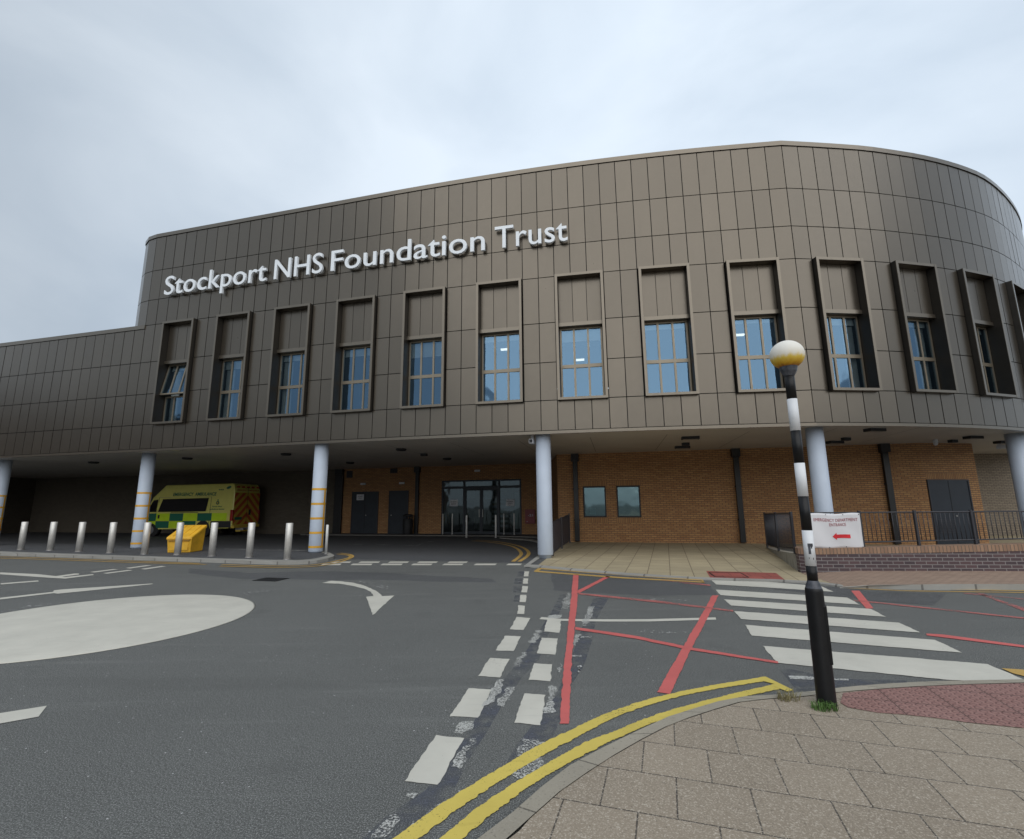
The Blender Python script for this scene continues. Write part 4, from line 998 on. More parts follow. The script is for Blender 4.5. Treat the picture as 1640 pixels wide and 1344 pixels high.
def lf_(pts, m): lb.face([TL(Vector(p)) for p in pts], m)
y_ = -5.5
lf_([(E0, y_, 0.05), (E1, y_, 0.05), (E1, y_, 3.2), (E0, y_, 3.2)], M['concrete']); lf_([(E0, y_, 0.05), (E0, 0, 0.05), (E0, 0, 3.2), (E0, y_, 3.2)], M['room']); lf_([(E1, y_, 0.05), (E1, 0, 0.05), (E1, 0, 3.2), (E1, y_, 3.2)], M['concrete'])
lf_([(E0, y_, 3.2), (E1, y_, 3.2), (E1, 0, 3.2), (E0, 0, 3.2)], M['room']); lf_([(E0, y_, 0.05), (E1, y_, 0.05), (E1, 0, 0.05), (E0, 0, 0.05)], M['concrete'])
for k in range(7): lb.box(E0 + 1.5, E0 + 2.6, y_ + 0.5, y_ + 0.9, 0.2 + k * 0.3, 0.34 + k * 0.3, M['blind'] if k % 2 else M['paper'], TL)
lb.box(E0 + 3.0, E0 + 3.9, y_ + 1.5, y_ + 1.6, 0.3, 1.2, M['paper'], TL)
lb.box(E0 + 0.35, E0 + 0.9, y_ + 2.5, y_ + 2.6, 2.0, 2.5, M['paper'], TL); lb.box(E0 + 1.9, E0 + 2.3, y_ + 3.5, y_ + 3.6, 1.9, 2.3, M['paper'], TL); lb.box(E0 + 2.6, E0 + 3.0, y_ + 3.5, y_ + 3.6, 1.9, 2.3, M['paper'], TL)
lb.box(E1 - 1.1, E1 - 0.7, y_ + 2.5, y_ + 2.6, 0.2, 2.3, M['blind'], TL)
bpart(lb, 'lobby', ent)
# louvres, bulkhead lights on the brick
for x, z0, z1, w_ in ((-9.52, 3.22, 3.62, 0.40), (-6.77, 3.42, 3.70, 0.44)):
    v = MB(); a = lwx(x)
    v.box(a - w_ / 2, a + w_ / 2, 0.0, 0.03, z0, z1, M['rail'], TL)
    for k in range(6): v.box(a - w_ / 2 + 0.03, a + w_ / 2 - 0.03, 0.03, 0.05, z0 + 0.03 + k * (z1 - z0) / 6.5, z0 + 0.06 + k * (z1 - z0) / 6.5, M['black_matt'], TL)
    bpart(v, 'wall_vent')

def wall_thing(name, T, boxes, label, cat, group=None, bevel=0.0):
    """small thing fixed on a wall: boxes = (x0,x1,y0,y1,z0,z1,mat)"""
    m_ = MB()
    for b in boxes: m_.box(*b[:6], b[6], T)
    b = boxes[0]; o = T(Vector(((b[0] + b[1]) / 2, 0, b[4])))
    return m_.build(name, label=label, cat=cat, group=group, bevel=bevel, origin=o)
GL = 'white bulkhead lights above the doors'
for x, z, lb_ in ((-8.62, 2.84, 'small white bulkhead light above the left grey double door'), (-6.25, 2.84, 'small white bulkhead light above the single grey door beside the downpipe'), (-1.91, 3.42, 'small white bulkhead light above the glazed entrance doors')):
    a = lwx(x); wall_thing('bulkhead_light', TL, [(a - 0.17, a + 0.17, 0, 0.03, z - 0.065, z + 0.065, M['steel_dull']), (a - 0.15, a + 0.15, 0.03, 0.09, z - 0.05, z + 0.05, M['lamp_white'])], lb_, 'wall light', GL, 0.01)
def notice(T, a, b, z0, z1, y, lines, label, group=None, m=None):
    m_ = MB(); m_.box(a, b, y, y + 0.004, z0, z1, M['paper'], T)
    n = len(lines); h = (z1 - z0) / (n + 1.2)
    for k, (tx, wd) in enumerate(lines):
        add_text(m_, tx, (b - a) * wd, h * 0.55, ((a + b) / 2, z1 - h * (k + 1.1)), M['print_black'], lambda p: T(Vector((p.x, y + 0.0065, p.z))), off=0.02)
    return m_.build('paper_notice', label=label, cat='notice', group=group, origin=T(Vector(((a + b) / 2, y, z0))))
notice(TL, lwx(-8.99), lwx(-8.54), 1.92, 2.25, 0.032, [('STAFF', 0.6), ('ONLY', 0.5)], 'white paper notice taped on the grey double door', 'paper notices')
notice(TL, lwx(-3.45), lwx(-3.0), 1.53, 1.88, -0.02, [('NO ENTRY', 0.8), ('EXIT', 0.6)], 'white notice on the glass panel left of the entrance doors', 'paper notices')
notice(TL, lwx(-0.36), lwx(0.08), 1.52, 1.86, -0.02, [('NO ENTRY', 0.8), ('EXIT', 0.6)], 'white notice on the glass panel right of the entrance doors', 'paper notices')
m_ = MB(); a, b = lwx(0.68), lwx(1.17)
m_.box(a, b, 0, 0.18, 0.62, 1.33, M['fire'], TL); m_.box(a + 0.03, b - 0.03, 0.18, 0.19, 0.65, 1.30, M['fire'], TL); m_.box(a + 0.08, a + 0.13, 0.19, 0.2, 0.70, 0.73, M['paper'], TL)
add_text(m_, '-21', 0.26, 0.12, ((a + b) / 2 + 0.03, 1.04), M['paper'], lambda p: TL(Vector((p.x, 0.193, p.z))), off=0.01)
m_.build('inlet_cabinet', label='dark red metal cabinet with white figures on the brick beside the entrance', cat='cabinet', origin=TL(Vector(((a + b) / 2, 0, 0.62))))

# ceiling fittings
SZ = ZB + 0.03
def fitting(px, py, kind, label):
    p = G(px, py, SZ - 0.05); 
    m_ = MB(); hd_ = R(-12) if p.x < 8 else R(10)
    T = lambda q: Vector((p.x, p.y, SZ)) + Matrix.Rotation(hd_, 3, 'Z') @ q
    if kind == 'round': 
        m_.lathe([(0.20, 0.0), (0.20, -0.05), (0.16, -0.08), (0.05, -0.085)][::-1], M['black_matt'], n=24, T=T)
    elif kind == 'bar': m_.box(-0.27, 0.27, -0.13, 0.13, -0.09, 0, M['black_matt'], T); m_.box(-0.23, 0.23, -0.1, 0.1, -0.095, -0.09, M['steel_dull'], T)
    elif kind == 'small': m_.box(-0.13, 0.13, -0.08, 0.08, -0.10, 0, M['black_matt'], T)
    return m_.build('ceiling_light', label=label, cat='ceiling light', group='dark light fittings under the building', origin=(p.x, p.y, SZ), bevel=0.006 if kind != 'round' else 0)
fitting(642.5, 721, 'round', 'round dark ceiling light nearest the fascia between the banded column and the plain column')
fitting(560.7, 742, 'round', 'round dark ceiling light close to the wall above the left vent')
fitting(458, 728.5, 'round', 'round dark ceiling light left of the middle banded column')
fitting(716, 735.7, 'round', 'round dark ceiling light in front of the glazed entrance')
fitting(679, 728.5, 'small', 'small square dark fitting between the round lights near the downpipe')
fitting(300, 735, 'round', 'round dark ceiling light above the ambulance roof')
fitting(150, 741.5, 'round', 'round dark ceiling light left of the second banded column')
fitting(1105.6, 702, 'bar', 'rectangular dark ceiling light nearest the fascia above the two small windows')
fitting(1093, 716.8, 'bar', 'rectangular dark ceiling light close to the brick above the two small windows')
fitting(1098, 711.5, 'small', 'small dark ceiling sensor between two rectangular lights right of the windows')
fitting(1401, 689.3, 'bar', 'rectangular dark ceiling light at the fascia above the third downpipe')
fitting(1337, 709, 'bar', 'rectangular dark ceiling light by the brick right of the column behind the beacon')
fitting(1354.8, 703.5, 'small', 'small dark ceiling sensor right of the column behind the beacon')
fitting(1558.6, 701.3, 'bar', 'rectangular dark ceiling light above the far right door near the fascia')
fitting(1526, 706.8, 'small', 'small dark ceiling sensor above the far right door')
fitting(1606, 708.8, 'bar', 'rectangular dark ceiling light left of the far right column')
def camera_unit(x, y, z, rz, label, dome=False, s=1.0):
    e_ = empty('security_camera', (x, y, z), rz, label, 'camera', 'security cameras under the soffit')
    m_ = MB()
    if dome:
        m_.lathe([(0.085 * s, 0), (0.085 * s, -0.08), (0.07 * s, -0.10)][::-1], M['paper'], n=20); m_.build('mount', e_)
        m_ = MB(); m_.lathe([(0.01, -0.21), (0.05, -0.19), (0.068, -0.14), (0.07, -0.10)], M['paper'], n=20); m_.build('dome', e_)
    else:
        m_.box(-0.05, 0.05, -0.05, 0.05, -0.14, 0, M['paper']); m_.build('mount', e_, bevel=0.008)
        m_ = MB(); m_.box(-0.07, 0.07, -0.26, 0.10, -0.27, -0.13, M['paper']); m_.build('housing', e_, bevel=0.012)
        m_ = MB(); m_.box(-0.05, 0.05, -0.272, -0.261, -0.25, -0.15, M['black_matt']); m_.build('lens', e_)
p = G(853, 703, SZ - 0.1); camera_unit(p.x, p.y, SZ, R(-15), 'white security camera beside the top of the plain pale column')
p = G(1498.5, 711, SZ - 0.15); camera_unit(p.x, p.y, SZ, 0, 'white dome camera hanging left of the far right door', True)
p = G(1601, 714, SZ - 0.15); camera_unit(p.x, p.y, SZ, R(40), 'white box camera beside the far right column')

# ------------------------------------------------------------------ raised lettering
sign = empty('hospital_sign', (*WP(10, 0.1), zs(9.95)), 0, 'large pale raised letters reading Stockport NHS Foundation Trust across the bronze cladding', 'sign')
def advance(s_):
    V, _ = text_verts(s_ + '|', 1.0); V0, _ = text_verts('|', 1.0)
    return max(v.x for v in V) - max(v.x for v in V0)
BASE, CAP = 9.905, 0.775
words = [('Stockport', -2.14, 7.12), ('NHS', 7.80, 11.78), ('Foundation', 12.46, 23.62), ('Trust', 24.30, 28.92)]
Vh, _ = text_verts('H', 1.0); hH = max(v.y for v in Vh)
for wd, i0, i1 in words:
    V, _ = text_verts(wd, 1.0); xa, xb = min(v.x for v in V), max(v.x for v in V); sxx = (i1 - i0) * STEP / (xb - xa); syy = CAP / hH
    for k, ch in enumerate(wd):
        ad = advance(wd[:k]) if k else 0.0
        V, Fc = text_verts(ch, 1.0, 0.038, 0.002)
        m_ = MB(); 
        org = None
        for v in V:
            i = i0 + (ad + v.x - xa) * sxx / STEP
            pz = BASE + v.y * syy; yy = 0.135 + v.z * 1.1
            q = WP(i, yy); m_.v.append((q.x, q.y, pz))
        for f in Fc: m_.f.append(f); m_.m.append(m_.mi(M['letter'])); m_.tone.append(0.5)
        fc = max(Fc, key=lambda f: (V[f[1]] - V[f[0]]).cross(V[f[2]] - V[f[0]]).length); cv = sum((V[k_] for k_ in fc[:3]), Vector()) / 3
        ci = i0 + (ad + cv.x - xa) * sxx / STEP; q0, q1 = WP(ci, -0.01), WP(ci, 0.11)
        m_.tube([(q0.x, q0.y, BASE + cv.y * syy), (q1.x, q1.y, BASE + cv.y * syy)], 0.010, M['reveal'], 6)
        o = m_.build('letter'); o.parent = sign; o.matrix_parent_inverse = par_world(sign).inverted()

# ------------------------------------------------------------------ bollards
M['steel_light'] = mat('pale_satin_steel', (0.66, 0.66, 0.64), 0.5, 0.15, 0.05)
def make_bollard(r, h, m=None):
    e_ = empty('bollard', (0, 0, 0))
    b_ = MB(); b_.lathe([(r, 0), (r, h - 0.012), (r - 0.012, h)], m or M['steel'], n=28); b_.build('post', e_)
    b_ = MB(); b_.lathe([(r + 0.02, 0.0), (r + 0.02, 0.012), (r + 0.001, 0.016)], M['steel_dull'], n=28, cap=False); b_.build('base_ring', e_)
    return e_
first = make_bollard(0.098, 1.04)
bs = [(33, 880.5), (80, 881.5), (126, 883.5), (176, 885.5), (231, 887.5), (284, 888.5), (339, 890.5), (399, 892.5), (460, 895.5)]
lab = ['stainless bollard beside the leftmost banded column', 'stainless bollard second from the left end of the island', 'stainless bollard third from the left end of the island', 'stainless bollard just left of the second banded column', 'stainless bollard in front of the second banded column',
       'stainless bollard in front of the yellow grit bin', 'stainless bollard just right of the yellow grit bin', 'stainless bollard in front of the ambulance rear doors', 'stainless bollard nearest the rounded island end, left of the middle banded column']
for k, (px, py) in enumerate(bs):
    b_ = first if k == 0 else copy_tree(first); p = G(px, py, IZ); b_.location = (p.x, p.y, IZ - 0.004); tag(b_, lab[k], 'bollard', 'stainless bollards along the island kerb')
thin = make_bollard(0.042, 1.05, M['steel_light'])
tl = [((747, 861.5), 0.06, 'slim steel post left in front of the entrance doors'), ((794, 861.5), 0.06, 'slim steel post right in front of the entrance doors')]
for k, (px, z, l_) in enumerate(tl):
    b_ = thin if k == 0 else copy_tree(thin); p = G(px[0], px[1], z); b_.location = (p.x, p.y, z); tag(b_, l_, 'bollard', 'slim posts before the entrance')
b_ = copy_tree(thin); p = G(522, 887.5, IZ); b_.location = (p.x, p.y, IZ); b_.scale = (1, 1, 0.88); tag(b_, 'slim steel post just behind the middle banded column', 'bollard', 'slim posts before the entrance')
for x, y_, l_ in ((lwx(-3.62), 0.5, 'thin steel guard post by the left edge of the entrance glazing'), (lwx(-3.1), 0.5, 'thin steel guard post in front of the left glazed side panel'), (lwx(-0.35), 0.5, 'thin steel guard post in front of the right glazed side panel'), (lwx(0.18), 0.5, 'thin steel guard post by the right edge of the entrance glazing')):
    b_ = copy_tree(thin); p = TL(Vector((x, y_, 0.06))); b_.location = p; b_.scale = (0.7, 0.7, 1.03); tag(b_, l_, 'bollard', 'slim posts before the entrance')

# litter bin by the downpipe
p = TL(Vector((lwx(-5.62), 0.45, 0.06)))
e_ = empty('litter_bin', p, 0, 'black round litter bin standing beside the single grey door', 'bin')
m_ = MB(); m_.lathe([(0.24, 0), (0.27, 0.06), (0.27, 0.80), (0.25, 0.82)], M['black_matt'], n=24); m_.build('body', e_)
m_ = MB(); m_.lathe([(0.25, 0.94), (0.28, 0.95), (0.27, 1.02), (0.15, 1.07)], M['black_matt'], n=24); m_.build('lid', e_)
m_ = MB()
for k in range(4):
    a = math.pi / 2 * k + 0.6; m_.box(-0.03, 0.03, 0.22, 0.25, 0.81, 0.95, M['black_matt'], lambda q, a=a: Matrix.Rotation(a, 3, 'Z') @ q)
m_.build('lid_support', e_)

# ------------------------------------------------------------------ grit bin
p = G(281, 885.5, IZ)
gb = empty('grit_bin', (p.x + 0.05, p.y + 0.42, IZ), R(3), 'yellow plastic grit bin with sloping lid on the island between bollards', 'grit bin')
def wedge(mb, x0, x1, y0, y1, z0, zf, zb, m): mb.box8([(x0, y0, z0), (x1, y0, z0), (x1, y1, z0), (x0, y1, z0), (x0, y0, zf), (x1, y0, zf), (x1, y1, zb), (x0, y1, zb)], m)
m_ = MB(); m_.box8([(-0.38, -0.36, 0), (0.38, -0.36, 0), (0.38, 0.36, 0), (-0.38, 0.36, 0), (-0.41, -0.40, 0.46), (0.41, -0.40, 0.46), (0.41, 0.40, 0.80), (-0.41, 0.40, 0.80)], M['grit']); m_.build('body', gb, bevel=0.02)
m_ = MB(); m_.box8([(-0.43, -0.43, 0.44), (0.43, -0.43, 0.44), (0.43, 0.43, 0.80), (-0.43, 0.43, 0.80), (-0.42, -0.42, 0.52), (0.42, -0.42, 0.52), (0.42, 0.42, 0.90), (-0.42, 0.42, 0.90)], M['grit']); lid = m_.build('lid', gb, bevel=0.018)
m_ = MB()
for k in range(-1, 2): m_.box8([(k * 0.26 - 0.03, -0.38, 0.535), (k * 0.26 + 0.03, -0.38, 0.535), (k * 0.26 + 0.03, 0.36, 0.872), (k * 0.26 - 0.03, 0.36, 0.872), (k * 0.26 - 0.02, -0.37, 0.56), (k * 0.26 + 0.02, -0.37, 0.56), (k * 0.26 + 0.02, 0.35, 0.895), (k * 0.26 - 0.02, 0.35, 0.895)], M['grit'])
m_.build('lid_rib', lid)
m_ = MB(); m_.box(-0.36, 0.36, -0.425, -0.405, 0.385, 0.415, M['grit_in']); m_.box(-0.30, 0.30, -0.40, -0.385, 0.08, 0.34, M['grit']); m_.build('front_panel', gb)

# ------------------------------------------------------------------ ambulance
def ambulance():
    fx, fy = -0.982, 0.19
    ang = math.atan2(fy, fx)
    # local x forward from the rear face, y to its left, z up; left side faces the road
    e_ = empty('ambulance', (-15.42, 26.7, 0.0), ang, 'yellow and green emergency ambulance parked under the building, red chevrons on its rear', 'ambulance')
    # left side (y=+) must face the camera: local +y = (-fy, fx) = (-.19,-.98)
    Wd = 2.1; ZR = 2.9
    prof = [(0.0, 0.55), (0.0, 2.45), (0.10, 2.82), (0.22, ZR), (4.6, ZR - 0.03), (5.35, 2.18), (5.72, 1.35), (6.25, 1.18), (6.38, 0.95), (6.40, 0.45), (6.2, 0.36), (0.25, 0.45)]
    mb = MB(); n = len(prof)
    def half(z): return 0.0 if z < 1.3 else (z - 1.3) * 0.055       # tumblehome
    Lp = [(x, -half(z), z) for x, z in prof]; Rp = [(x, -Wd + half(z), z) for x, z in prof]
    mb.v = Lp + Rp; mb.f = [tuple(range(n))[::-1], tuple(range(n, 2 * n))]
    for i in range(n):
        j = (i + 1) % n; mb.f.append((i, j, n + j, n + i))
    mb.m = [mb.mi(M['amb_y'])] * len(mb.f); mb.tone = [0.5] * len(mb.f)
    bm_ = mb.build('body', e_, bevel=0.05)
    bmx = bmesh.new(); bmx.from_mesh(bm_.data); bmesh.ops.recalc_face_normals(bmx, faces=bmx.faces); bmx.to_mesh(bm_.data); bmx.free()
    def side(pts, m, lift, mbx):     # polygon on the left side, (x, z)
        mbx.face([(x, -half(z) + lift, z) for x, z in (pts if (sum(pts[i][0] * pts[(i + 1) % len(pts)][1] - pts[(i + 1) % len(pts)][0] * pts[i][1] for i in range(len(pts))) < 0) else pts[::-1])], m)
    lv = MB(); xs = [0.34, 1.30, 2.22, 3.15, 4.05, 4.95, 5.85]; mats = [M['amb_ly'], M['amb_g'], M['amb_ly'], M['amb_g'], M['amb_ly'], M['amb_g']]
    for k in range(6): side([(xs[k], 0.86), (xs[k + 1], 0.86), (xs[k + 1], 1.28), (xs[k], 1.28)], mats[k], 0.004, lv)
    xl = [2.30, 3.15, 4.05, 4.95, 5.6]; ml = [M['amb_g'], M['amb_ly'], M['amb_g'], M['amb_ly']]
    for k in range(4): side([(xl[k], 0.47), (xl[k + 1], 0.47), (xl[k + 1], 0.85), (xl[k], 0.85)], ml[k], 0.004, lv)
    side([(0.04, 0.50), (1.34, 0.47), (1.34, 0.845), (0.04, 0.845)], M['black_matt'], 0.004, lv)  # black behind the rear wheel: shade under the overhang put into the colour
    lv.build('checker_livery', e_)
    gl = MB(); side([(1.72, 1.38), (4.88, 1.36), (4.66, 2.08), (1.62, 2.12)], M['black'], 0.006, gl); gl.build('side_glass', e_)
    gl = MB(); side([(4.98, 1.36), (5.62, 1.36), (5.28, 2.02), (4.96, 2.06)], M['black'], 0.006, gl); gl.build('cab_window', e_)
    ws = MB(); ws.face([(5.37, -0.15, 2.17), (5.715, -0.10, 1.40), (5.715, -Wd + 0.10, 1.40), (5.37, -Wd + 0.15, 2.17)], M['black']); 
    ws.v = [(x + 0.012, y, z + 0.006) for x, y, z in ws.v]; ws.build('windscreen', e_)
    sh = MB()
    for x in (1.45, 4.9): side([(x, 0.5), (x + 0.02, 0.5), (x + 0.02, 2.17), (x, 2.17)], M['black_matt'], 0.0075, sh)
    side([(1.45, 2.17), (4.92, 2.17), (4.92, 2.185), (1.45, 2.185)], M['steel_dull'], 0.0075, sh); side([(2.2, 1.315), (4.0, 1.315), (4.0, 1.345), (2.2, 1.345)], M['black_matt'], 0.0075, sh)
    sh.build('door_seam', e_)
    h = MB(); h.box(4.72, 4.82, 0.005, 0.03, 1.0, 1.2, M['black_matt']); h.build('door_handle', e_)
    tx = MB(); TT = lambda p: Vector((-p.x, 0.006 - half(p.z), p.z))
    add_text(tx, 'EMERGENCY  AMBULANCE', 2.85, 0.19, (-2.6, 2.335), M['amb_g'], TT, off=0.03, shear=0.12)
    add_text(tx, 'North West', 0.62, 0.085, (-1.02, 1.64), M['amb_g'], TT, off=0.02); add_text(tx, 'Ambulance Service', 0.95, 0.09, (-1.02, 1.50), M['amb_g'], TT, off=0.02)
    tx.lathe([(0.10, -0.002), (0.10, 0.002)], M['amb_g'], (0, 0, 0), 20, T=lambda p: Vector((1.02 + p.x, 0.006 - half(1.86) + p.z, 1.84 + p.y * 1.0)))
    tx.lathe([(0.05, -0.002), (0.05, 0.002)], M['amb_ry'], (0, 0, 0), 16, T=lambda p: Vector((1.02 + p.x, 0.009 - half(1.86) + p.z, 1.84 + p.y * 1.0)))
    tx.lathe([(0.035, -0.002), (0.035, 0.002)], M['amb_g'], (0, 0, 0), 12, T=lambda p: Vector((1.02 + p.x, 0.006 - half(2.0) + p.z, 1.99 + p.y * 1.3)))
    add_text(tx, '999', 0.34, 0.07, (-0.90, 2.56), M['amb_g'], TT, off=0.03)
    tx.lathe([(0.15, -0.002), (0.15, 0.002)], M['amb_g'], (0, 0, 0), 20, T=lambda p: Vector((0.42 + p.x, 0.006 - half(2.7) + p.z, 2.68 + p.y * 0.5 - p.x * 0.25)))
    tx.build('lettering', e_)
    # rear face x = 0 : chevrons clipped to the door rectangle
    rear = MB(); YL0, YL1, z0, z1 = -0.07, -Wd + 0.07, 0.62, 2.40
    rear.box(-0.012, -0.002, YL1, YL0, z0, z1, M['amb_ry']); 
    cy = -Wd / 2; s_ = 0.235
    def clip(poly, ax, lim, keep_less):
        res = []
        for i in range(len(poly)):
            a, b = poly[i], poly[(i + 1) % len(poly)]; ia = (a[ax] <= lim) == keep_less or a[ax] == lim; ib = (b[ax] <= lim) == keep_less or b[ax] == lim
            if ia: res.append(a)
            if ia != ib:
                t = (lim - a[ax]) / (b[ax] - a[ax]); res.append(tuple(a[k] + (b[k] - a[k]) * t for k in range(2)))
        return res
    for k in range(-4, 10):
        zt_ = z0 + k * 2 * s_
        for sg in (-1, 1):
            hw = (YL0 - YL1) / 2
            pg = [(0, zt_), (hw, zt_ - hw * 0.92), (hw, zt_ - hw * 0.92 + s_), (0, zt_ + s_)]
            pg = clip(clip(pg, 1, z1 - 0.03, True), 1, z0 + 0.03, False)
            if len(pg) > 2:
                P = [(-0.016, cy + sg * y, z) for y, z in pg]
                rear.face(P if sg < 0 else P[::-1], M['amb_r'])
    rear.box(-0.022, -0.012, cy - 0.008, cy + 0.008, z0, 2.75, M['black_matt'])
    ro = rear.build('rear_door', e_)
    hd2 = MB(); hd2.box(-0.014, -0.002, YL1 + 0.05, YL0 - 0.05, 2.46, 2.62, M['amb_y']); add_text(hd2, 'EMERGENCY AMBULANCE', 1.7, 0.075, (0, 2.535), M['amb_r'], lambda p: Vector((-0.018, cy - p.x, p.z)), off=0.03)
    for k in range(5): hd2.box(-0.002, 0.02, YL1 + 0.1 + k * 0.38, YL1 + 0.32 + k * 0.38, 2.66, 2.76, M['amb_r'])
    hd2.build('header_panel', e_)
    pl = MB(); pl.box(-0.03, -0.012, -0.70, -0.18, 0.90, 1.05, M['amb_g']); pl.box(-0.05, -0.012, cy - 0.28, cy - 0.16, 1.15, 1.45, M['black_matt']); pl.build('rear_fittings', e_)
    for s1 in (0, 1):
        y = -0.035 if not s1 else -Wd + 0.035
        t_l = MB(); t_l.box(-0.03, 0.14, y - 0.05, y + 0.045, 0.85, 1.45, M['lamp_red']); t_l.build('tail_light', e_, bevel=0.01)
    bp = MB(); bp.box(-0.12, 0.1, -Wd + 0.05, -0.05, 0.46, 0.60, M['amb_ry']); bp.build('bumper', e_, bevel=0.015)
    bp = MB(); bp.box(-0.42, -0.12, -1.0, -0.2, 0.28, 0.34, M['amb_ry']); bp.box(-0.40, 0.1, -0.5, -0.44, 0.34, 0.46, M['steel_dull']); bp.box(-0.40, 0.1, -0.8, -0.74, 0.34, 0.46, M['steel_dull']); bp.build('step', e_)
    mr = MB(); mr.box(5.3, 5.42, 0.12, 0.34, 1.45, 1.85, M['black_matt']); mr.box(5.32, 5.38, -0.02, 0.14, 1.5, 1.55, M['black_matt']); mr.build('mirror', e_, bevel=0.01)
    def cyl(mbx, x, y0, y1, z, r, m):
        mbx.lathe([(r, y0), (r, y1)], m, (0, 0, 0), 28, T=lambda p: Vector((x + p.x, p.z, z + p.y)))
    for x in (1.82, 5.2):
        for y0, y1, s1 in ((-0.26, 0.0, 1), (-Wd, -Wd + 0.26, -1)):
            ar = MB(); cyl(ar, x, y0 - 0.02 if s1 < 0 else y0, (y1 + 0.003) if s1 > 0 else y1, 0.42, 0.46, M['black_matt']); ar.build('wheel_arch', e_)
            wh = MB(); cyl(wh, x, y0, y1 + (0.02 if s1 > 0 else 0), 0.36, 0.36, M['tyre']); wo = wh.build('wheel', e_)
            rm = MB(); cyl(rm, x, (y1 + 0.02) if s1 > 0 else y0 - 0.01, (y1 + 0.035) if s1 > 0 else y0, 0.36, 0.21, M['rim']); cyl(rm, x, (y1 + 0.034) if s1 > 0 else y0 - 0.02, (y1 + 0.05) if s1 > 0 else y0, 0.36, 0.07, M['steel_dull']); rm.build('rim', wo)
ambulance()

# ------------------------------------------------------------------ belisha beacon
bx, by = 2.455, 4.09
bea = empty('belisha_beacon', (bx, by, PAVE_Z), 0, 'black and white striped crossing beacon with yellowed white globe at the kerb', 'crossing beacon')
zq = PAVE_Z
m_ = MB(); m_.lathe([(0.072, -0.05), (0.072, 0.0), (0.069, 0.015), (0.0655, 0.845), (0.0635, 0.862), (0.060, 0.870)], M['black'], n=36)
m_.build('base_tube', bea)
m_ = MB(); m_.lathe([(0.060, 0.868), (0.054, 0.893), (0.041, 0.925), (0.039, 0.93)], M['steel_dull'], n=36, cap=False); c_ = m_.build('collar', bea)
M['collar'] = mat('worn_dark_collar', (0.07, 0.075, 0.09), 0.4, 0.2, 0.5, 25); c_.data.materials[0] = M['collar']
m_ = MB(); m_.box(0.046, 0.073, -0.042, 0.042, 0.30, 0.74, M['black'], lambda p: Matrix.Rotation(R(-28), 3, 'Z') @ p); m_.build('access_door', bea, bevel=0.006)
zb = [0.925, 1.08, 1.365, 1.645, 1.925, 2.205, 2.485, 2.735]
zb = [z - zq if k else z for k, z in enumerate(zb)]
for k in range(7):
    m_ = MB(); mm = M['pole_white'] if k % 2 else M['black']
    r_ = 0.0395 + (0.0008 if k % 2 else 0)
    m_.lathe([(r_, zb[k]), (r_, zb[k + 1])], mm, n=32); m_.build('pole_band', bea, label=('white' if k % 2 else 'black') + ' band of the striped pole')
m_ = MB()
P = lambda u, z: ( -0.0480 * math.sin(u), -0.0480 * math.cos(u), z)
def patch(u0, u1, z0, z1, m, r=0.0410):
    n = 6
    for k in range(n):
        a, b = u0 + (u1 - u0) * k / n, u0 + (u1 - u0) * (k + 1) / n
        m_.face([(r * math.sin(a), -r * math.cos(a), z0), (r * math.sin(b), -r * math.cos(b), z0), (r * math.sin(b), -r * math.cos(b), z1), (r * math.sin(a), -r * math.cos(a), z1)], m)
patch(-0.75, 0.25, 1.20, 1.225, M['collar']); patch(-0.70, -0.25, 1.14, 1.20, M['collar']); patch(-0.2, 0.05, 1.185, 1.20, M['collar'])
patch(0.0, 0.12, 1.095, 1.112, M['black']); patch(-0.75, -0.66, 1.10, 1.115, M['black']); patch(0.38, 0.45, 1.075, 1.09, M['black'])
m_.build('torn_sticker', bea)
m_ = MB(); m_.lathe([(0.042, 2.66), (0.064, 2.70), (0.074, 2.745), (0.070, 2.75)], M['collar'], n=14, smooth=False); m_.build('globe_holder', bea)
m_ = MB(); rg = 0.139; prof = [(max(0.004, rg * math.cos(t)), rg * 0.93 * math.sin(t)) for t in [math.pi * (k / 22.0 - 0.5) for k in range(23)]]
m_.lathe(prof, M['globe'], n=40); go = m_.build('globe', bea); go.location = (0, 0, 2.852)
# weeds at the beacon's foot
def tuft(cx_, cy_, n, rad, h0, h1, m, label, z=PAVE_Z):
    t_ = MB()
    for _ in range(n):
        a = random.random() * 6.28; r_ = rad * random.random() ** 0.6; x, y = cx_ + math.cos(a) * r_, cy_ + math.sin(a) * r_ * 0.6
        h = random.uniform(h0, h1); b = random.random() * 6.28; ln = random.uniform(0.3, 1.1) * h; wv = Vector((math.cos(b + 1.57), math.sin(b + 1.57), 0)) * random.uniform(0.0018, 0.004)
        p0 = Vector((x, y, z)); p1 = p0 + Vector((math.cos(b) * ln * 0.35, math.sin(b) * ln * 0.35, h * 0.65)); p2 = p0 + Vector((math.cos(b) * ln, math.sin(b) * ln, h * random.uniform(0.6, 1)))
        t_.face([p0 - wv, p0 + wv, p1 + wv * 0.8, p1 - wv * 0.8], m); t_.face([p1 - wv * 0.8, p1 + wv * 0.8, p2], m)
    t_.build('grass_tuft', label=label, cat='weeds', origin=(cx_, cy_, z))
tuft(2.37, 3.985, 190, 0.10, 0.015, 0.07, M['grass'], 'fresh green grass growing at the foot of the striped beacon'); 
tuft(2.20, 4.17, 80, 0.09, 0.02, 0.10, M['dry_grass'], 'dry brown weeds in the kerb joint left of the striped beacon')

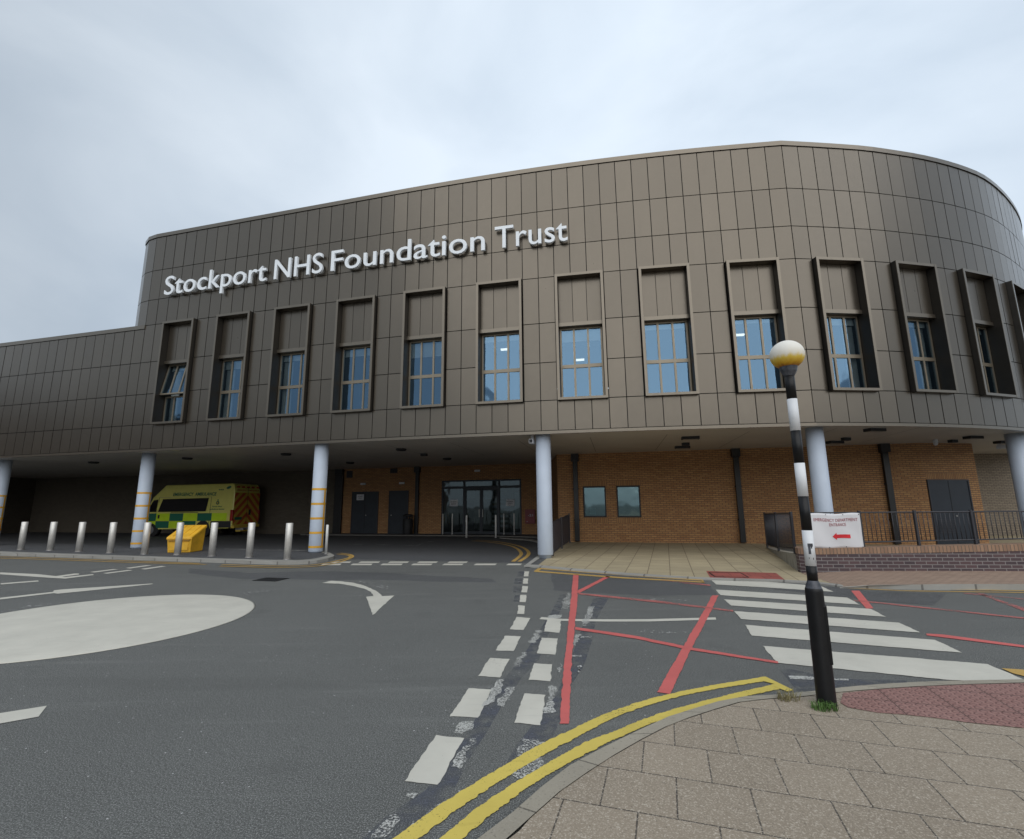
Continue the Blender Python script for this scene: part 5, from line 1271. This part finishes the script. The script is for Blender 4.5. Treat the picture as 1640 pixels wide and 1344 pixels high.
# ------------------------------------------------------------------ retaining wall with railings
rw = empty('retaining_wall', (6.6, 11.0, 0.05), 0, 'low dark engineering brick wall with lighter brick capping at the ramp behind the crossing', 'wall')
def link_part(mb, name, par, **kw):
    o = mb.build(name, **kw); o.parent = par; o.matrix_parent_inverse = par_world(par).inverted(); return o
FP = [(6.72, 11.75), (6.54, 11.42), (6.50, 11.24), (6.60, 11.10), (6.90, 11.02), (8.52, 10.84), (11.2, 10.58), (16, 10.1), (30, 8.8)]
FPv = [Vector(p) for p in FP]
def off_line(pts, o):
    r = []
    for i, p in enumerate(pts):
        d = (pts[min(i + 1, len(pts) - 1)] - pts[max(i - 1, 0)]).normalized(); r.append(p + Vector((-d.y, d.x)) * o)
    return r
bk_ = off_line(FPv, 0.33)
def capz(x): return 0.43 + max(0, (x - 6.5)) * 0.019, 0.56 + max(0, (x - 6.5)) * 0.021
wl = MB(); cp = MB(); u = 0
for i in range(len(FP) - 1):
    a, b, c, d_ = FPv[i], FPv[i + 1], bk_[i + 1], bk_[i]; l = (b - a).length; za, zb_ = capz(a.x), capz(b.x)
    wl.face([(a.x, a.y, 0), (b.x, b.y, 0), (b.x, b.y, zb_[0]), (a.x, a.y, za[0])], M['brick_blue'], [(u, 0), (u + l, 0), (u + l, zb_[0]), (u, za[0])])
    wl.face([(c.x, c.y, 0), (d_.x, d_.y, 0), (d_.x, d_.y, za[0]), (c.x, c.y, zb_[0])], M['brick_blue'], [(u, 0), (u + l, 0), (u + l, zb_[0]), (u, za[0])])
    nb = Vector((b.y - a.y, -(b.x - a.x))).normalized() * 0.008
    A, B = a + nb, b + nb
    cp.face([(A.x, A.y, za[0]), (B.x, B.y, zb_[0]), (B.x, B.y, zb_[1]), (A.x, A.y, za[1])], M['brick_cap'], [(u, 0.02), (u + l, 0.02), (u + l, 0.155), (u, 0.155)])
    cp.face([(A.x, A.y, za[1]), (B.x, B.y, zb_[1]), (c.x, c.y, zb_[1]), (d_.x, d_.y, za[1])], M['brick_cap'], [(u, 0), (u + l, 0), (u + l, 0.21), (u, 0.21)])
    cp.face([(a.x, a.y, za[0]), (A.x, A.y, za[0]), (B.x, B.y, zb_[0]), (b.x, b.y, zb_[0])], M['brick_cap'], [(u, 0), (u, .01), (u + l, .01), (u + l, 0)])
    u += l
link_part(wl, 'brickwork', rw); link_part(cp, 'capping', rw)
# sloping concrete edge on the left flank
fl = MB(); A, B = Vector((8.86, 17.2)), Vector((6.62, 11.62)); n_ = 14
for k in range(n_):
    p, q = A.lerp(B, k / n_), A.lerp(B, (k + 1) / n_); d = (B - A).normalized(); o_ = Vector((-d.y, d.x)) * 0.22
    hz = lambda f: 0.05 + 0.36 * f ** 1.3
    z0, z1 = hz(k / n_), hz((k + 1) / n_)
    fl.box8([(p.x, p.y, 0), (q.x, q.y, 0), (q.x + o_.x, q.y + o_.y, 0), (p.x + o_.x, p.y + o_.y, 0), (p.x, p.y, z0), (q.x, q.y, z1), (q.x + o_.x, q.y + o_.y, z1), (p.x + o_.x, p.y + o_.y, z0)], M['concrete'])
link_part(fl, 'concrete_edge', rw)
lwall = MB(); wall(lwall, (17.2, 16.3), (24, 16.9), 0, 0.0, M['concrete']) if False else None

def railing(name, pts, z0f, ztop, label, bars=0.1, posts=None, solid=False):
    """pts: list of Vector; z0f(f) height of the foot along the run, ztop(f) top rail height"""
    e_ = empty(name, (pts[0].x, pts[0].y, z0f(0)), 0, label, 'railing')
    L_ = [0]
    for a, b in zip(pts, pts[1:]): L_.append(L_[-1] + (b - a).length)
    def at(t):
        k = 0
        while k < len(pts) - 2 and L_[k + 1] < t: k += 1
        return pts[k].lerp(pts[k + 1], min(1, (t - L_[k]) / max(1e-9, L_[k + 1] - L_[k])))
    T_ = L_[-1]; n = int(T_ / bars)
    for zf, nm in ((lambda f: ztop(f) - 0.02, 'top_rail'), (lambda f: z0f(f) + 0.10, 'bottom_rail')):
        m_ = MB(); P = [(*at(T_ * k / 24), zf(k / 24)) for k in range(25)]; m_.tube(P, 0.015, M['rail'], 8); link_part(m_, nm, e_)
    m_ = MB()
    for k in range(1, n):
        f = k / n; p = at(T_ * f); m_.tube([(p.x, p.y, z0f(f) + 0.10), (p.x, p.y, ztop(f) - 0.02)], 0.008, M['rail'], 6)
    link_part(m_, 'balusters', e_)
    for f in posts:
        p = at(T_ * f); m_ = MB(); m_.box(p.x - 0.025, p.x + 0.025, p.y - 0.025, p.y + 0.025, z0f(f) - 0.01, ztop(f) + 0.02, M['rail']); link_part(m_, 'post', e_)
    if solid:
        m_ = MB()
        for k in range(24):
            a, b = at(T_ * k / 24), at(T_ * (k + 1) / 24); d = (b - a).normalized(); o_ = Vector((-d.y, d.x)) * 0.012
            m_.box8([(*(a + o_), z0f(k / 24) + 0.10), (*(b + o_), z0f((k + 1) / 24) + 0.10), (*(b - o_), z0f((k + 1) / 24) + 0.10), (*(a - o_), z0f(k / 24) + 0.10), (*(a + o_), ztop(k / 24) - 0.04), (*(b + o_), ztop((k + 1) / 24) - 0.04), (*(b - o_), ztop((k + 1) / 24) - 0.04), (*(a - o_), ztop(k / 24) - 0.04)], M['panel_dark'])
        link_part(m_, 'infill_panel', e_)
    return e_
front = [Vector((6.72, 11.22)), Vector((8.52, 11.01)), Vector((11.2, 10.75)), Vector((16, 10.27)), Vector((22, 9.7))]
Lf = sum((b - a).length for a, b in zip(front, front[1:]))
railing('metal_railing', front, lambda f: capz(6.72 + f * Lf)[1], lambda f: 1.365, 'dark metal railing along the top of the low brick wall', 0.092, [0.002, 1.17 / Lf, 2.33 / Lf, 3.5 / Lf, 4.66 / Lf, 5.8 / Lf, 7.0 / Lf, 8.2 / Lf, 9.4 / Lf, 10.6 / Lf])
railing('metal_railing', [Vector((6.60, 11.55)), Vector((7.70, 14.3)), Vector((8.80, 17.05))][::-1], lambda f: 0.05 + 0.36 * f ** 1.3, lambda f: 1.22 + 0.13 * f, 'dark metal railing running back along the sloping concrete edge', 0.13, [0.004, 0.5, 0.996])
railing('metal_railing', [Vector((1.22, 15.2)), Vector((1.50, 16.6)), Vector((2.32, 20.1))], lambda f: 0.02, lambda f: 1.05 + 0.14 * f, 'dark metal railing with solid infill behind the plain pale column', 0.1, [0.003, 0.5, 0.997], solid=True)

# banner tied to the railing
bn = MB(); nx, nz_ = 26, 16
bd = (Vector((7.82, 11.02)) - Vector((6.71, 11.135))); bl_ = bd.length; bd.normalize(); bo = Vector((bd.y, -bd.x))
b0 = Vector((6.71, 11.135))
def BT(u, v, lift=0.0):
    z = 0.565 + v * (0.765 + 0.012 * math.sin(u * 9)) + 0.01 * (1 - v) * math.sin(u * 13); sag = 0.012 * math.sin(u * 11 + v * 3) * math.sin(v * 3.1) + 0.035 + 0.015 * (1 - v) * math.sin(7 * u)
    p = b0 + bd * (u * bl_) + bo * (sag + lift); return Vector((p.x, p.y, z))
for i in range(nx):
    for j in range(nz_):
        bn.face([BT(i / nx, j / nz_), BT((i + 1) / nx, j / nz_), BT((i + 1) / nx, (j + 1) / nz_), BT(i / nx, (j + 1) / nz_)], M['banner'], smooth=True)
ban = empty('banner', (*b0, 0.565), 0, 'white vinyl banner tied to the railing reading emergency department entrance with a red arrow', 'banner')
o = link_part(bn, 'sheet', ban)
md = o.modifiers.new('w', 'WELD'); md.merge_threshold = 0.0005; md = o.modifiers.new('s', 'SOLIDIFY'); md.thickness = 0.003; md.offset = -1
pr = MB()
TT = lambda p: BT(p.x / bl_, (p.z - 0.565) / 0.765, 0.007)
add_text(pr, 'EMERGENCY DEPARTMENT', 0.93, 0.068, (0.53 * bl_, 1.185), M['print_dkred'], TT, off=0.0); add_text(pr, 'ENTRANCE', 0.36, 0.068, (0.56 * bl_, 1.085), M['print_dkred'], TT, off=0.0)
ax = 0.60 * bl_
def quad(u0, u1, v0, v1, n=6):
    for k in range(n):
        a, b = u0 + (u1 - u0) * k / n, u0 + (u1 - u0) * (k + 1) / n; pr.face([TT(Vector((a, 0, v0))), TT(Vector((b, 0, v0))), TT(Vector((b, 0, v1))), TT(Vector((a, 0, v1)))], M['print_red'])
quad(ax - 0.10, ax + 0.20, 0.785, 0.865); pr.face([TT(Vector((ax - 0.185, 0, 0.825))), TT(Vector((ax - 0.095, 0, 0.745))), TT(Vector((ax - 0.095, 0, 0.905)))], M['print_red'])
link_part(pr, 'print', ban)
ey = MB()
for u in (0.03, 0.35, 0.68, 0.98):
    for v in (0.035, 0.965):
        c = BT(u, v, 0.004); ey.lathe([(0.008, 0), (0.011, 0.004)], M['black_matt'], (0, 0, 0), 10, T=lambda p, c=c: c + Vector((p.x, -p.z, p.y)))
link_part(ey, 'eyelet', ban)


# ------------------------------------------------------------------ unseen buildings added behind the viewer to reflect in glass and cladding
def block(name, loc, rz, Lx, D, eave, ridge, label, wm, step, floors):
    ot = empty(name, loc, rz, label, 'building')
    m_ = MB(); m_.box(-Lx / 2, Lx / 2, -D, 0, 0, eave, wm); m_.build('wall', ot)
    m_ = MB(); m_.box8([(-Lx / 2 - .4, -D - .4, eave), (Lx / 2 + .4, -D - .4, eave), (Lx / 2 + .4, .4, eave), (-Lx / 2 - .4, .4, eave), (-Lx / 2 - .4, -D / 2 - .1, ridge), (Lx / 2 + .4, -D / 2 - .1, ridge), (Lx / 2 + .4, -D / 2 + .1, ridge), (-Lx / 2 - .4, -D / 2 + .1, ridge)], M['tyre']); ro_ = m_.build('roof', ot)
    for k in range(int(Lx / 13)):
        m_ = MB(); x = -Lx / 2 + 6 + k * 13; m_.box(x, x + 1.3, -D / 2 - .4, -D / 2 + .4, ridge - 0.6, ridge + 1.1, M['brick_far']); m_.build('chimney', ro_)
    for k in range(int(Lx / step) - 1):
        for fl_ in range(floors):
            z = 1.0 + fl_ * 3.1
            m_ = MB(); x = -Lx / 2 + 2.5 + k * step; m_.box(x, x + 1.4, 0.0, 0.06, z, z + 1.5, M['pole_white']); f_ = m_.build('window', ot)
            m_ = MB(); m_.box(x + 0.08, x + 1.32, 0.06, 0.065, z + 0.08, z + 1.42, M['black']); m_.build('pane', f_)
M['brick_dark'] = mat('dark_brown_brick', (0.17, 0.125, 0.10), 0.85)
block('reflection_terrace', (25, -40, 0), R(22), 70, 8, 5.4, 8.6, 'unseen row of brick houses with slate roofs, added for the right upper window panes to mirror', M['brick_dark'], 6, 2)
block('reflection_block', (-62, -8, 0), R(-80), 75, 12, 12.0, 14.5, 'unseen tall dark brick block, added to darken the reflection low on the left cladding', M['brick_dark'], 5, 4)
